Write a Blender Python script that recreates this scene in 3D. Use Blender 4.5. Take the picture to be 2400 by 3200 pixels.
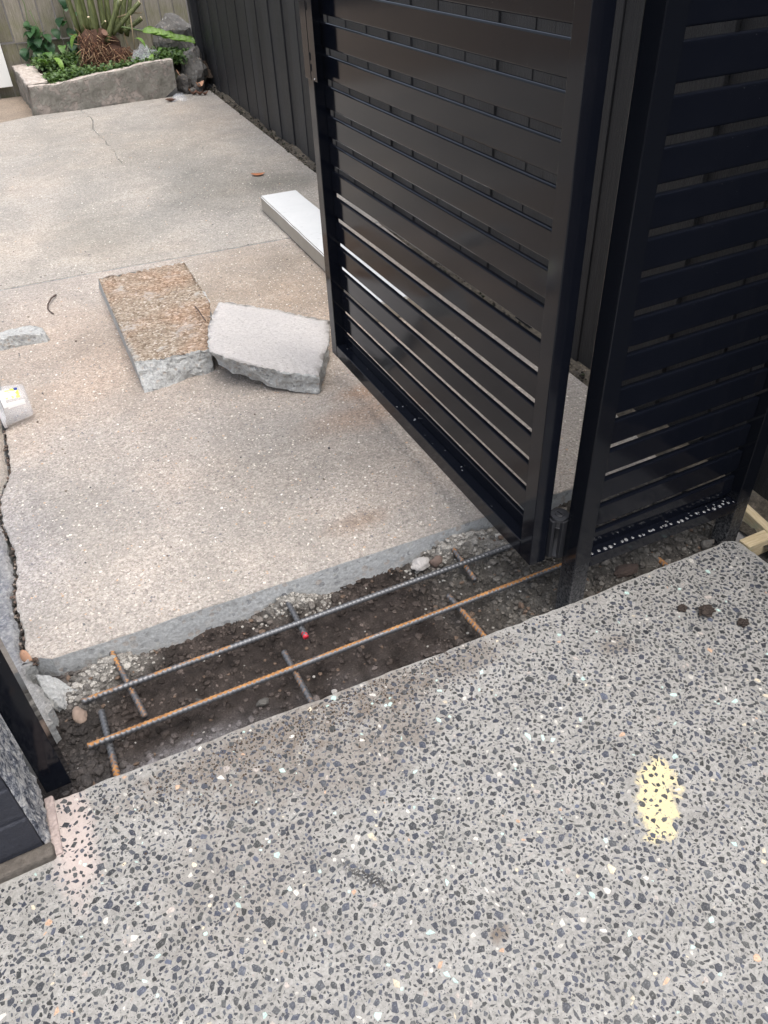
import bpy, bmesh, math, random
import numpy as np
from mathutils import Vector, Matrix, noise
from mathutils.geometry import tessellate_polygon

for o in list(bpy.data.objects):
    bpy.data.objects.remove(o)
scene = bpy.context.scene
COL = scene.collection
rnd = random.Random(7)
R = math.radians

# ------------------------------------------------------------------ camera
PITCH, ROLL, YAW, FPX, CAMH = R(39.255), R(2.834), R(-25.173), 2390.0, 1.5
def cam_matrix():
    cp, sp = math.cos(PITCH), math.sin(PITCH)
    f = np.array([0, cp, -sp]); d = np.array([0, -sp, -cp]); r = np.array([1.0, 0, 0])
    cr, sr = math.cos(ROLL), math.sin(ROLL)
    r2 = cr * r + sr * d; d2 = -sr * r + cr * d
    cy, sy = math.cos(YAW), math.sin(YAW)
    Z = np.array([[cy, -sy, 0], [sy, cy, 0], [0, 0, 1]])
    r2, d2, f = Z @ r2, Z @ d2, Z @ f
    m = Matrix.Identity(4)
    for i in range(3):
        m[i][0] = r2[i]; m[i][1] = -d2[i]; m[i][2] = -f[i]
    m[2][3] = CAMH
    return m
cam_data = bpy.data.cameras.new('camera')
cam = bpy.data.objects.new('camera', cam_data)
COL.objects.link(cam)
cam.matrix_world = cam_matrix()
cam_data.sensor_fit = 'VERTICAL'
cam_data.sensor_height = 36.0
cam_data.sensor_width = 27.0
cam_data.lens = 36.0 * FPX / 3200.0
cam_data.clip_start = 0.02
cam_data.clip_end = 400
scene.camera = cam
scene.render.resolution_x, scene.render.resolution_y = 768, 1024

# ------------------------------------------------------------------ world, sun, exposure
SUN_EL, SUN_AZ = R(72), R(165)      # azimuth measured from +Y towards +X
world = bpy.data.worlds.new('World')
scene.world = world
world.use_nodes = True
wt = world.node_tree
for n in list(wt.nodes): wt.nodes.remove(n)
sky = wt.nodes.new('ShaderNodeTexSky'); sky.sky_type = 'NISHITA'; sky.sun_disc = False
sky.sun_elevation = SUN_EL; sky.sun_rotation = SUN_AZ
sky.air_density = 1.0; sky.dust_density = 6.0; sky.ozone_density = 1.0
hsv = wt.nodes.new('ShaderNodeHueSaturation'); hsv.inputs['Saturation'].default_value = 0.58
bg = wt.nodes.new('ShaderNodeBackground'); bg.inputs['Strength'].default_value = 0.15
wo = wt.nodes.new('ShaderNodeOutputWorld')
wt.links.new(sky.outputs[0], hsv.inputs['Color']); wt.links.new(hsv.outputs[0], bg.inputs['Color'])
wt.links.new(bg.outputs[0], wo.inputs['Surface'])
sun_data = bpy.data.lights.new('sun', 'SUN'); sun_data.energy = 1.0; sun_data.angle = R(60)
sun_data.color = (1.0, 0.97, 0.935)
sun = bpy.data.objects.new('sun', sun_data); COL.objects.link(sun)
sdir = Vector((math.sin(SUN_AZ) * math.cos(SUN_EL), math.cos(SUN_AZ) * math.cos(SUN_EL), math.sin(SUN_EL)))
sun.rotation_euler = sdir.to_track_quat('Z', 'Y').to_euler()
sun.location = (4, 4, 8)
vs = scene.view_settings
vs.view_transform = 'Standard'; vs.look = 'None'; vs.gamma = 1.0; vs.exposure = 0.78
vs.use_curve_mapping = False
scene.render.engine = 'CYCLES'

# ------------------------------------------------------------------ helpers: objects
def tag(o, label=None, cat=None, group=None, kind=None):
    if label: o['label'] = label
    if cat: o['category'] = cat
    if group: o['group'] = group
    if kind: o['kind'] = kind
    return o
def empty(name, loc=(0, 0, 0), rz=0.0, label=None, cat=None, group=None):
    o = bpy.data.objects.new(name, None); COL.objects.link(o)
    o.location = loc; o.rotation_euler = (0, 0, rz); o.empty_display_size = 0.05
    return tag(o, label, cat, group)
def link(name, me, mats, parent=None, loc=None, rot=None):
    o = bpy.data.objects.new(name, me); COL.objects.link(o)
    if not isinstance(mats, (list, tuple)): mats = [mats]
    if len(me.materials) == 0:
        for m in mats: me.materials.append(m)
    if parent: o.parent = parent
    if loc is not None: o.location = loc
    if rot is not None: o.rotation_euler = rot
    return o
def mesh(name, verts, faces, smooth=False, mi=None):
    me = bpy.data.meshes.new(name)
    me.from_pydata([tuple(map(float, v)) for v in verts], [], [tuple(map(int, f)) for f in faces])
    if smooth: me.polygons.foreach_set('use_smooth', [True] * len(me.polygons))
    if mi is not None: me.polygons.foreach_set('material_index', list(mi))
    me.update()
    return me
def bm_mesh(name, bm, smooth=False):
    me = bpy.data.meshes.new(name); bm.normal_update(); bm.to_mesh(me); bm.free()
    if smooth: me.polygons.foreach_set('use_smooth', [True] * len(me.polygons))
    return me
def box_mesh(name, x0, x1, y0, y1, z0, z1, bev=0.0, seg=2):
    bm = bmesh.new(); bmesh.ops.create_cube(bm, size=1.0)
    for v in bm.verts:
        v.co = Vector((x0 if v.co.x < 0 else x1, y0 if v.co.y < 0 else y1, z0 if v.co.z < 0 else z1))
    if bev > 0:
        bmesh.ops.bevel(bm, geom=list(bm.edges), offset=bev, segments=seg, profile=0.5, affect='EDGES')
    return bm_mesh(name, bm, smooth=False)
def fcol(me, cols, name='col'):
    """one colour per face (corner attribute)"""
    a = me.color_attributes.new(name, 'FLOAT_COLOR', 'CORNER')
    n = len(me.loops); arr = np.ones((n, 4), np.float32)
    tot = np.zeros(len(me.polygons), np.int32); me.polygons.foreach_get('loop_total', tot)
    arr[:, :3] = np.repeat(np.asarray(cols, np.float32), tot, axis=0)
    a.data.foreach_set('color', arr.ravel())
def vcol(me, cols, name='col'):
    a = me.color_attributes.new(name, 'FLOAT_COLOR', 'POINT')
    arr = np.ones((len(me.vertices), 4), np.float32); arr[:, :3] = np.asarray(cols, np.float32)
    a.data.foreach_set('color', arr.ravel())
def tube(path, radii, sides=8, cap=True, start_dir=None):
    path = [Vector(p) for p in path]; n = len(path)
    if not isinstance(radii, (list, tuple, np.ndarray)): radii = [radii] * n
    V, F = [], []
    up = Vector((0, 0, 1)); prev = None
    for i, p in enumerate(path):
        t = (path[min(i + 1, n - 1)] - path[max(i - 1, 0)]).normalized()
        a = t.cross(up)
        if a.length < 0.05: a = t.cross(Vector((0, 1, 0)))
        a.normalize()
        if prev is not None:
            a = (prev - t * prev.dot(t)).normalized()
        prev = a; b = t.cross(a)
        for k in range(sides):
            th = 2 * math.pi * k / sides
            V.append(p + (a * math.cos(th) + b * math.sin(th)) * radii[i])
    for i in range(n - 1):
        for k in range(sides):
            k2 = (k + 1) % sides
            F.append((i * sides + k, i * sides + k2, (i + 1) * sides + k2, (i + 1) * sides + k))
    if cap:
        F.append(tuple(reversed(range(sides)))); F.append(tuple(range((n - 1) * sides, n * sides)))
    return V, F
def merge(parts):
    V, F, off = [], [], 0
    for v, f in parts:
        V += list(v); F += [tuple(i + off for i in q) for q in f]; off += len(v)
    return V, F
def fbm(p, octv=3, s=1.0):
    return noise.fractal(Vector(p) * s, 1.0, 2.0, octv)
ICO = None
def ico(sub=1):
    bm = bmesh.new(); bmesh.ops.create_icosphere(bm, subdivisions=sub, radius=1.0)
    bm.verts.ensure_lookup_table()
    v = np.array([tuple(x.co) for x in bm.verts]); f = [tuple(y.index for y in x.verts) for x in bm.faces]
    bm.free(); return v, f
ICO1 = ico(1); ICO2 = ico(2); ICO3 = ico(3)
def lump(center, size, seed, base=ICO2, rough=0.35, freq=1.6, flat=1.0):
    """an irregular stone / clod"""
    v, f = base; off = Vector((seed * 3.17, seed * 1.31, seed * 0.77)); out = []
    for p in v:
        n = 1.0 + rough * noise.fractal(Vector(p) * freq + off, 1.0, 2.0, 3)
        q = Vector(p) * n
        out.append((center[0] + q.x * size[0], center[1] + q.y * size[1], center[2] + q.z * size[2] * flat))
    return out, f

# ------------------------------------------------------------------ helpers: materials
class M:
    def __init__(s, name):
        s.m = bpy.data.materials.new(name); s.m.use_nodes = True; s.nt = s.m.node_tree
        s.b = s.nt.nodes['Principled BSDF']; s.co = s.nt.nodes.new('ShaderNodeTexCoord').outputs['Object']
    def n(s, t, **kw):
        x = s.nt.nodes.new(t)
        for k, v in kw.items(): setattr(x, k, v)
        return x
    def l(s, a, b): s.nt.links.new(a, b); return s
    def setin(s, sock, v):
        if hasattr(v, 'is_linked') or isinstance(v, bpy.types.NodeSocket): s.l(v, sock)
        else:
            if sock.type == 'RGBA' and isinstance(v, (tuple, list)) and len(v) == 3: v = (*v, 1)
            sock.default_value = v
    def map(s, scale=(1, 1, 1), loc=(0, 0, 0), rot=(0, 0, 0), vec=None):
        x = s.n('ShaderNodeMapping'); x.inputs['Scale'].default_value = scale
        x.inputs['Location'].default_value = loc; x.inputs['Rotation'].default_value = rot
        s.l(vec or s.co, x.inputs['Vector']); return x.outputs[0]
    def noise(s, scale, detail=3, rough=0.55, vec=None, dist=0.0):
        x = s.n('ShaderNodeTexNoise'); x.inputs['Scale'].default_value = scale
        x.inputs['Detail'].default_value = detail; x.inputs['Roughness'].default_value = rough
        x.inputs['Distortion'].default_value = dist
        s.l(vec or s.co, x.inputs['Vector']); return x.outputs['Fac']
    def voro(s, scale, out='Distance', feat='F1', vec=None, rand=1.0):
        x = s.n('ShaderNodeTexVoronoi'); x.feature = feat; x.inputs['Scale'].default_value = scale
        x.inputs['Randomness'].default_value = rand
        s.l(vec or s.co, x.inputs['Vector']); return x.outputs[out]
    def sep(s, vec=None):
        x = s.n('ShaderNodeSeparateXYZ'); s.l(vec or s.co, x.inputs[0]); return x.outputs
    def gray(s, col):
        x = s.n('ShaderNodeSeparateColor'); s.l(col, x.inputs[0]); return x.outputs[0]
    def ramp(s, fac, stops, interp='LINEAR'):
        x = s.n('ShaderNodeValToRGB'); r = x.color_ramp; r.interpolation = interp
        while len(r.elements) < len(stops): r.elements.new(0.5)
        for e, (p, c) in zip(r.elements, stops):
            e.position = p; e.color = (*c, 1) if isinstance(c, (tuple, list)) else (c, c, c, 1)
        s.l(fac, x.inputs['Fac']); return x.outputs['Color']
    def mix(s, fac, a, b, mode='MIX'):
        x = s.n('ShaderNodeMix', data_type='RGBA', blend_type=mode)
        s.setin(x.inputs[0], fac); s.setin(x.inputs[6], a); s.setin(x.inputs[7], b)
        return x.outputs[2]
    def math(s, op, a, b=0.0, c=None, clamp=False):
        x = s.n('ShaderNodeMath', operation=op, use_clamp=clamp)
        s.setin(x.inputs[0], a); s.setin(x.inputs[1], b)
        if c is not None: s.setin(x.inputs[2], c)
        return x.outputs[0]
    def rco(s, k=37.0):
        i = s.n('ShaderNodeObjectInfo'); x = s.n('ShaderNodeVectorMath', operation='ADD')
        s.l(s.co, x.inputs[0]); s.l(s.math('MULTIPLY', i.outputs['Random'], k), x.inputs[1]); return x.outputs[0]
    def attr(s, name='col'):
        x = s.n('ShaderNodeAttribute'); x.attribute_name = name; return x.outputs['Color']
    def bump(s, h, dist=0.002, strength=1.0, nrm=None):
        x = s.n('ShaderNodeBump'); x.inputs['Strength'].default_value = strength
        x.inputs['Distance'].default_value = dist; s.l(h, x.inputs['Height'])
        if nrm: s.l(nrm, x.inputs['Normal'])
        s.l(x.outputs[0], s.b.inputs['Normal']); return x.outputs[0]
    def blob(s, cx, cy, rx, ry, soft=0.5, wob=0.0, wscale=8.0, rot=0.0):
        """1 inside a soft ellipse on the ground, 0 outside"""
        if rot:
            q = s.map((1, 1, 1), (-cx, -cy, 0)); q = s.map((1, 1, 1), (0, 0, 0), (0, 0, -rot), q); o = s.sep(q); cx = cy = 0.0
        else: o = s.sep()
        dx = s.math('DIVIDE', s.math('SUBTRACT', o[0], cx), rx); dy = s.math('DIVIDE', s.math('SUBTRACT', o[1], cy), ry)
        d = s.math('SQRT', s.math('ADD', s.math('MULTIPLY', dx, dx), s.math('MULTIPLY', dy, dy)))
        if wob: d = s.math('ADD', d, s.math('MULTIPLY', s.math('SUBTRACT', s.noise(wscale, 5, 0.65), 0.5), wob))
        x = s.n('ShaderNodeMapRange'); x.inputs['From Min'].default_value = 1 + soft / 2; x.inputs['From Max'].default_value = 1 - soft / 2
        s.l(d, x.inputs['Value']); return x.outputs[0]
    def out(s, col=None, rough=None, spec=None, metal=None, **kw):
        for k, v in (('Base Color', col), ('Roughness', rough), ('Specular IOR Level', spec), ('Metallic', metal)):
            if v is not None: s.setin(s.b.inputs[k], v)
        for k, v in kw.items(): s.setin(s.b.inputs[k.replace('_', ' ')], v)
        return s.m

def mat_old_concrete(name, warm=1.0, tint=(1, 1, 1), patches=()):
    m = M(name)
    v1 = m.voro(125, 'Color'); v2 = m.voro(230, 'Color'); d1 = m.voro(125)
    c1 = m.ramp(m.gray(v1), [(0, (.12, .11, .10)), (.12, (.25, .23, .21)), (.35, (.37, .338, .31)), (.7, (.45, .412, .378)), (.88, (.55, .512, .47)), (1, (.74, .70, .65))])
    c2 = m.ramp(m.gray(v2), [(0, (.10, .09, .08)), (.18, (.26, .24, .22)), (.6, (.45, .41, .375)), (1, (.74, .70, .64))])
    c = m.mix(m.noise(35, 3), c1, c2)
    c = m.mix(.32, c, m.ramp(m.noise(110, 4, .8), [(.3, (.12, .11, .10)), (.5, (.42, .385, .35)), (.7, (.75, .71, .66))]))
    g = m.ramp(m.noise(1.3, 5, .6), [(.3, (.78, .80, .82)), (.5, (.97, .97, .97)), (.72, (1.08, 1.03, .99))])
    c = m.mix(1.0, c, g, 'MULTIPLY')
    st = m.ramp(m.noise(2.7, 6, .66, dist=.8), [(.40, 1.0), (.60, 0.0)])
    c = m.mix(m.math('MULTIPLY', m.gray(st), .48), c, m.mix(.72, c, (.22, .215, .20)))
    for (cx, cy, rx, ry, col, k) in patches:
        f = m.math('MULTIPLY', m.blob(cx, cy, rx, ry, 1.2, 1.5, 3.0), k)
        c = m.mix(f, c, m.mix(1.0, c, col, 'MULTIPLY'))
    c = m.mix(1.0, c, tint, 'MULTIPLY')
    h = m.math('ADD', m.math('MULTIPLY', d1, .55), m.math('MULTIPLY', m.noise(240, 4, .7), .8))
    m.bump(h, .0032, .9)
    return m.out(c, .88, .3)
def mat_cut_concrete(name, a=(.30, .31, .31), sc=55, bd=.004):
    m = M(name)
    v = m.voro(sc, 'Color', rand=.95); d = m.voro(sc, 'Distance')
    stone = m.ramp(m.gray(v), [(0, (.14, .15, .17)), (.2, (.24, .25, .26)), (.5, (.36, .36, .35)), (.8, (.42, .33, .26)), (.9, (.5, .5, .47)), (1, (.62, .62, .6))])
    keep = m.math('MULTIPLY', m.math('LESS_THAN', d, .42), m.math('GREATER_THAN', m.noise(23, 2), .47))
    base = m.mix(m.noise(9, 4), a, tuple(x * 1.25 for x in a))
    c = m.mix(keep, base, m.mix(.85, base, stone))
    c = m.mix(.45, c, m.ramp(m.noise(120, 4, .8), [(.3, tuple(x * .4 for x in a)), (.5, a), (.7, tuple(min(1, x * 1.8) for x in a))]))
    m.bump(m.math('ADD', m.noise(95, 5, .75), m.math('MULTIPLY', d, .5)), bd, .9)
    return m.out(c, .85, .3)
def simple(name, col, rough=.6, var=.15, sc=20, bump=0.0, bsc=200, **kw):
    m = M(name)
    c = m.mix(m.noise(sc, 4, .6), tuple(x * (1 - var) for x in col), tuple(min(1, x * (1 + var)) for x in col))
    if bump: m.bump(m.noise(bsc, 3), bump, .8)
    return m.out(c, rough, **kw)

def mat_attr(name, rough=.8, var=.35, sc=250, bump=.002, bsc=180, spec=.35, attr='col'):
    m = M(name)
    c = m.mix(1.0, m.attr(attr), m.ramp(m.noise(sc, 4, .7), [(.25, 1 - var), (.75, 1 + var)]), 'MULTIPLY')
    if bump: m.bump(m.noise(bsc, 4, .65), bump, .8)
    return m.out(c, rough, spec)

# ================================================================== THE SETTING
# ---- wide ground sheet (dark earth / asphalt of the surrounding lot)
m = M('ground_earth')
c = m.mix(m.noise(.6, 5), (.045, .042, .038), (.075, .068, .058))
c = m.mix(.5, c, m.ramp(m.noise(60, 4, .7), [(.3, (.03, .028, .025)), (.7, (.11, .10, .09))]))
m.bump(m.noise(40, 5, .7), .01)
M_GROUND = m.out(c, .95, .2)
tag(link('ground', mesh('ground', [(-80, -80, -.20), (80, -80, -.20), (80, 80, -.20), (-80, 80, -.20)], [(0, 1, 2, 3)]), M_GROUND), kind='structure')

def jitter_line(pts, step=.012, amp=.003, seed=0.0, closed=False):
    out = []
    n = len(pts)
    for i in range(n if closed else n - 1):
        a = Vector(pts[i][:2]); b = Vector(pts[(i + 1) % n][:2]); k = max(1, int((b - a).length / step))
        t = (b - a).normalized(); nn = Vector((-t.y, t.x))
        for j in range(k):
            p = a.lerp(b, j / k)
            d = amp * noise.fractal(Vector((p.x * 45 + seed, p.y * 45, seed)), 1.0, 2.0, 3)
            out.append(tuple(p + nn * d))
    if not closed: out.append(tuple(pts[-1][:2]))
    return out
def slab(name, outline, z, depth, mats, bev=.004, bev_from=None):
    """a flat slab with a slightly broken-off arris: top face, small chamfer, vertical sides"""
    n = len(outline)
    P = [Vector(p) for p in outline]
    area = sum(P[i].x * P[(i + 1) % n].y - P[(i + 1) % n].x * P[i].y for i in range(n))
    if area < 0: P.reverse()
    V = []; inn = []
    for i in range(n):
        t = (P[(i + 1) % n] - P[i - 1]).normalized(); nn = Vector((-t.y, t.x))
        w = bev * (.6 + .9 * abs(noise.noise(Vector((P[i].x * 60, P[i].y * 60, 3.3)))))
        inn.append(P[i] + nn * w)
    V += [(p.x, p.y, z) for p in inn]
    V += [(p.x, p.y, z - bev * .8) for p in P]
    V += [(p.x, p.y, z - depth) for p in P]
    F = [tuple(t) for t in tessellate_polygon([[Vector((p.x, p.y, 0)) for p in inn]])]
    fixed = []
    for t in F:
        a, b, c = (Vector(V[i]) for i in t)
        fixed.append(t if (b - a).cross(c - a).z > 0 else tuple(reversed(t)))
    mi = [0] * len(fixed); F = fixed
    for i in range(n):
        j = (i + 1) % n
        F.append((i, n + i, n + j, j)); mi.append(0)
        F.append((n + i, 2 * n + i, 2 * n + j, n + j)); mi.append(1)
    me = mesh(name, V, F, mi=mi)
    return link(name, me, mats)

SLAB_EDGE = [(x_, y_ * .3 + .7 * (1.556 - .0525 * (x_ + .23))) for x_, y_ in [(-.231, 1.555), (-.158, 1.551), (-.089, 1.54), (.006, 1.538), (.076, 1.551), (.151, 1.545), (.226, 1.533), (.294, 1.528), (.38, 1.525), (.457, 1.519), (.574, 1.521), (.653, 1.512), (.712, 1.508), (.77, 1.503), (.839, 1.497), (.912, 1.494), (.988, 1.490), (1.10, 1.487), (1.283, 1.476), (1.358, 1.470), (1.70, 1.455)]]
CRACK = [(-.216, 2.813), (-.223, 2.718), (-.228, 2.559), (-.234, 2.475), (-.275, 2.357), (-.285, 2.305), (-.284, 2.195), (-.268, 2.049), (-.273, 1.925), (-.287, 1.86), (-.290, 1.791), (-.284, 1.709), (-.288, 1.63), (-.283, 1.59), (-.262, 1.578)]
JOINT = [(-16.0, 4.95), (-.6, 4.215), (-.104, 4.188), (.384, 4.161), (.9, 4.115), (1.408, 4.077), (1.955, 4.03)]
def edge_x(y): return 1.655 + .0735 * y

PA = [(.95, 3.0, 1.3, .5, (1.06, .99, .93), .5), (.75, 2.05, .40, .22, (.84, .83, .81), .7), (1.35, 3.3, .45, .8, (.80, .74, .67), .6), (.25, 3.15, .22, .45, (.82, .77, .72), .5), (-.15, 1.75, .35, .25, (1.12, 1.12, 1.12), .8), (.5, 1.7, .9, .22, (1.10, 1.08, 1.05), .6),
      (.1, 2.35, .4, .35, (.92, .92, .92), .6), (.98, 2.2, .2, .08, (.95, .75, .62), .6), (.7, 1.66, .09, .04, (.70, .60, .52), .7), (-.27, 2.1, .12, .3, (.78, .82, .90), .7),
      (.0, 3.4, .6, .6, (1.04, .95, .88), .55), (1.05, 2.35, .12, .05, (.9, .66, .5), .6), (1.0, 3.6, .45, .45, (.98, .90, .80), .5)]
PB = [(1.55, 5.2, .5, .55, (.66, .67, .66), .8), (.55, 4.75, .30, .5, (.80, .81, .80), .8), (1.2, 6.4, .6, .6, (.80, .79, .76), .6), (1.85, 7.3, .3, .7, (1.05, .98, .92), .5),
      (.0, 4.6, .4, .5, (1.14, 1.10, 1.06), .7), (.75, 7.5, .5, .5, (.86, .85, .83), .6), (1.75, 5.1, .22, .18, (.72, .72, .71), .7)]
M_CONC_A = mat_old_concrete('old_concrete_near', tint=(.95, .94, .935), patches=PA)
M_CONC_B = mat_old_concrete('old_concrete_far', tint=(.91, .92, .912), patches=PB)
M_CONC_C = mat_old_concrete('old_concrete_brown', tint=(.66, .58, .50))
M_CUT = mat_cut_concrete('sawn_concrete_edge', (.44, .455, .46), 42)
M_CUT2 = mat_cut_concrete('broken_concrete_face', (.43, .44, .435), 60, .011)

# near yard slab: sawn front edge, cracked left side, expansion joint at the back
left_crack = jitter_line(list(reversed(CRACK)), .010, .006, 2.0)
main_out = jitter_line(SLAB_EDGE, .008, .0012, 1.0) + [(edge_x(1.9), 1.9), (edge_x(3.0), 3.0), (edge_x(4.02), 4.02)] \
    + jitter_line(list(reversed(JOINT[2:])), .03, .004, 5.0)[1:] + [(-.20, 4.19), (-.195, 3.4)] + jitter_line(CRACK, .010, .006, 2.0)
tag(slab('concrete_slab', main_out, 0.0, .19, [M_CONC_A, M_CUT], .004), kind='structure')
# slab left of the crack, running away out of the picture
off = [(x - .015 - .010 * noise.noise(Vector((y * 9, 1, 0))), y) for x, y in left_crack]
strip_out = off + [(-.205, 3.4), (-.212, 4.195)] + jitter_line(list(reversed(JOINT[:2])), .2, .003) + [(-16, 1.0), (-.8, 1.34), (-.5, 1.32)] \
    + jitter_line([(-.345, 1.30), (-.29, 1.335), (-.262, 1.36), (-.258, 1.43), (-.278, 1.49), (-.30, 1.53), (-.298, 1.565)], .008, .009, 9.0)
m = M('old_concrete_strip')
spray = m.math('MULTIPLY', m.blob(-.40, 1.90, .11, .42, .9, 1.3, 9.0), .85)
base = m.ramp(m.noise(150, 5, .75), [(.25, (.25, .25, .245)), (.5, (.46, .455, .44)), (.75, (.74, .725, .70))])
far = m.math('MULTIPLY', m.blob(-.3, 3.6, 3.0, 1.35, .6), 1.0)
base = m.mix(far, base, m.mix(1.0, base, (.98, .87, .77), 'MULTIPLY'))
blue = m.ramp(m.noise(90, 5, .75), [(.34, (.07, .08, .11)), (.5, (.24, .26, .31)), (.66, (.60, .61, .63))])
m.bump(m.noise(60, 6, .8), .016)
M_STRIP = m.out(m.mix(spray, base, blue), .88, .3)
o = slab('concrete_slab', strip_out, -.003, .19, [M_STRIP, M_CUT2], .012); tag(o, kind='structure')
# far yard slab, with a fine crack starting at the planter
cr = [(1.014, 8.30), (1.019, 7.774), (.956, 7.374), (.97, 6.981), (.953, 6.529), (.937, 6.2)]
cr_r = [(x + .003 * (1 - i / 6) + .001, y) for i, (x, y) in enumerate(jitter_line(cr, .04, .035, 3)) for i in [min(6, i / 6)]]
cr_l = [(x - .0025, y) for x, y in jitter_line(cr, .04, .035, 3)]
far_out = [(x, y + .007) for x, y in jitter_line(JOINT[2:], .03, .004, 5.0)] + [(edge_x(5), 5), (edge_x(6.7), 6.7), (edge_x(8.4), 8.39), (1.92, 8.36)] \
    + cr_r + list(reversed(cr_l)) + [(.60, 8.335), (.5, 8.30), (-.2, 8.06), (-16, 6.0), (-16, 4.96), (-.6, 4.222)]
tag(slab('concrete_slab', far_out, .003, .19, [M_CONC_B, M_CUT], .004), kind='structure')
tag(slab('concrete_slab', [(-.215, 8.055), (.49, 8.293), (.62, 8.34), (.62, 9.48), (-.5, 9.48), (-.5, 14.0), (-16, 14.0), (-16, 6.01)], -.012, .17, [M_CONC_C, M_CUT], .006), kind='structure')

# dirt strip along the timber fence
m = M('dirt_litter')
c = m.ramp(m.noise(70, 6, .75), [(.25, (.02, .018, .015)), (.5, (.07, .062, .05)), (.68, (.14, .12, .095)), (.8, (.26, .22, .17))])
m.bump(m.noise(60, 5, .75), .012)
M_DIRT = m.out(c, .95, .2)
V, F = [], []
ys = np.arange(.2, 9.0, .03)
for i, y in enumerate(ys):
    for j in range(7):
        x = edge_x(y) - .05 + j * .028
        V.append((x, y, -.028 + .03 * fbm((x, y, 1), 3, 14) + .006 * j * (.4 + abs(noise.noise(Vector((y * 3, 0, 5)))))))
        if i and j: k = i * 7 + j; F.append((k - 8, k - 7, k, k - 1))
tag(link('dirt_verge', mesh('dirt_verge', V, F, True), M_DIRT), kind='structure')

# ---- exposed aggregate paving in the foreground
AGG = [(-.285, 1.137), (-.258, 1.133), (-.219, 1.132), (-.186, 1.144), (-.143, 1.135), (-.089, 1.131), (-.034, 1.129), (.024, 1.123), (.082, 1.123), (.138, 1.124), (.192, 1.123), (.247, 1.115), (.289, 1.111), (.33, 1.101), (.376, 1.107), (.453, 1.101), (.512, 1.101), (.569, 1.095), (.632, 1.088), (.666, 1.084), (.696, 1.09), (.745, 1.087), (.779, 1.083), (.835, 1.082), (.885, 1.072), (.926, 1.082), (.957, 1.070), (1.003, 1.067), (1.045, 1.064), (1.09, 1.062), (1.123, 1.059), (1.194, 1.066), (1.256, 1.063), (1.31, 1.064), (1.365, 1.063), (1.42, 1.061), (1.488, 1.06), (1.548, 1.054), (1.582, 1.056), (1.600, 1.046), (1.612, 1.03), (1.612, .99), (1.612, .9), (1.60, -.2), (1.58, -2.6)]
AGG = [(x_, y_ * .4 + .6 * (1.139 - .0470 * (x_ + .285)) if i_ < 37 else y_) for i_, (x_, y_) in enumerate(AGG)]
def agg_edge_y(x):
    for (a, b), (c_, d) in zip(AGG[:39], AGG[1:40]):
        if a <= x <= c_: return b + (d - b) * (x - a) / (c_ - a + 1e-9)
    return 1.03
m = M('aggregate_cement')
c = m.ramp(m.noise(130, 5, .7), [(.28, (.13, .129, .122)), (.5, (.32, .315, .298)), (.72, (.50, .493, .47))])
c = m.mix(.5, c, m.ramp(m.noise(10, 7, .72), [(.3, (.17, .167, .156)), (.5, (.295, .29, .273)), (.7, (.40, .394, .376))]))
sp = m.math('LESS_THAN', m.voro(240, 'Distance'), .20)
c = m.mix(m.math('MULTIPLY', sp, m.math('GREATER_THAN', m.noise(100, 2), .44)), c, (.07, .075, .088))
pk = m.math('MULTIPLY', m.blob(-.262, 1.04, .040, .15, .7, 1.4, 15.0), .6)
c = m.mix(pk, c, m.mix(m.noise(160, 4, .7), (.50, .40, .365), (.66, .56, .52)))
for (cx, cy, rx, ry, k) in [(.16, 1.06, .26, .06, .60), (.50, 1.045, .10, .05, .55), (.30, .92, .14, .09, .38), (.47, .95, .09, .06, .40), (.12, .96, .12, .05, .35), (.41, .462, .016, .013, .8), (.70, 1.04, .10, .04, .5), (1.05, .90, .04, .03, .5), (.02, .78, .14, .12, .25)]:
    f = m.math('MULTIPLY', m.blob(cx, cy, rx, ry, 1.0, 2.6, 26.0), k)
    c = m.mix(f, c, m.mix(m.noise(120, 4), (.085, .065, .05), (.21, .165, .125)))
ye = m.math('MULTIPLY', m.math('MAXIMUM', m.blob(.845, .525, .088, .040, .35, 2.2, 30.0, R(45)), m.blob(.885, .582, .046, .022, .4, 2.2, 40.0, R(5))), m.math('GREATER_THAN', m.noise(140, 4, .7), .40))
c = m.mix(m.math('MULTIPLY', ye, .92), c, m.mix(m.noise(90, 3), (.64, .545, .30), (.70, .61, .38)))
bk = m.math('MULTIPLY', m.math('MULTIPLY', m.blob(.240, .672, .052, .012, 1.0, 2.4, 45.0, R(-55)), m.math('GREATER_THAN', m.noise(160, 3), .45)), .9)
c = m.mix(bk, c, (.012, .012, .014))
m.bump(m.math('ADD', m.noise(180, 5, .7), m.math('MULTIPLY', m.noise(35, 3), .6)), .0022)
M_AGG = m.out(c, .72, .4)
agg_out = jitter_line(AGG, .006, .0016, 4.0) + [(-3.5, -2.6), (-3.5, 1.13), (-.31, 1.132)]
paving = tag(slab('exposed_aggregate_paving', agg_out, 0.0, .19, [M_AGG, M_CUT], .004), kind='structure')

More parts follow.
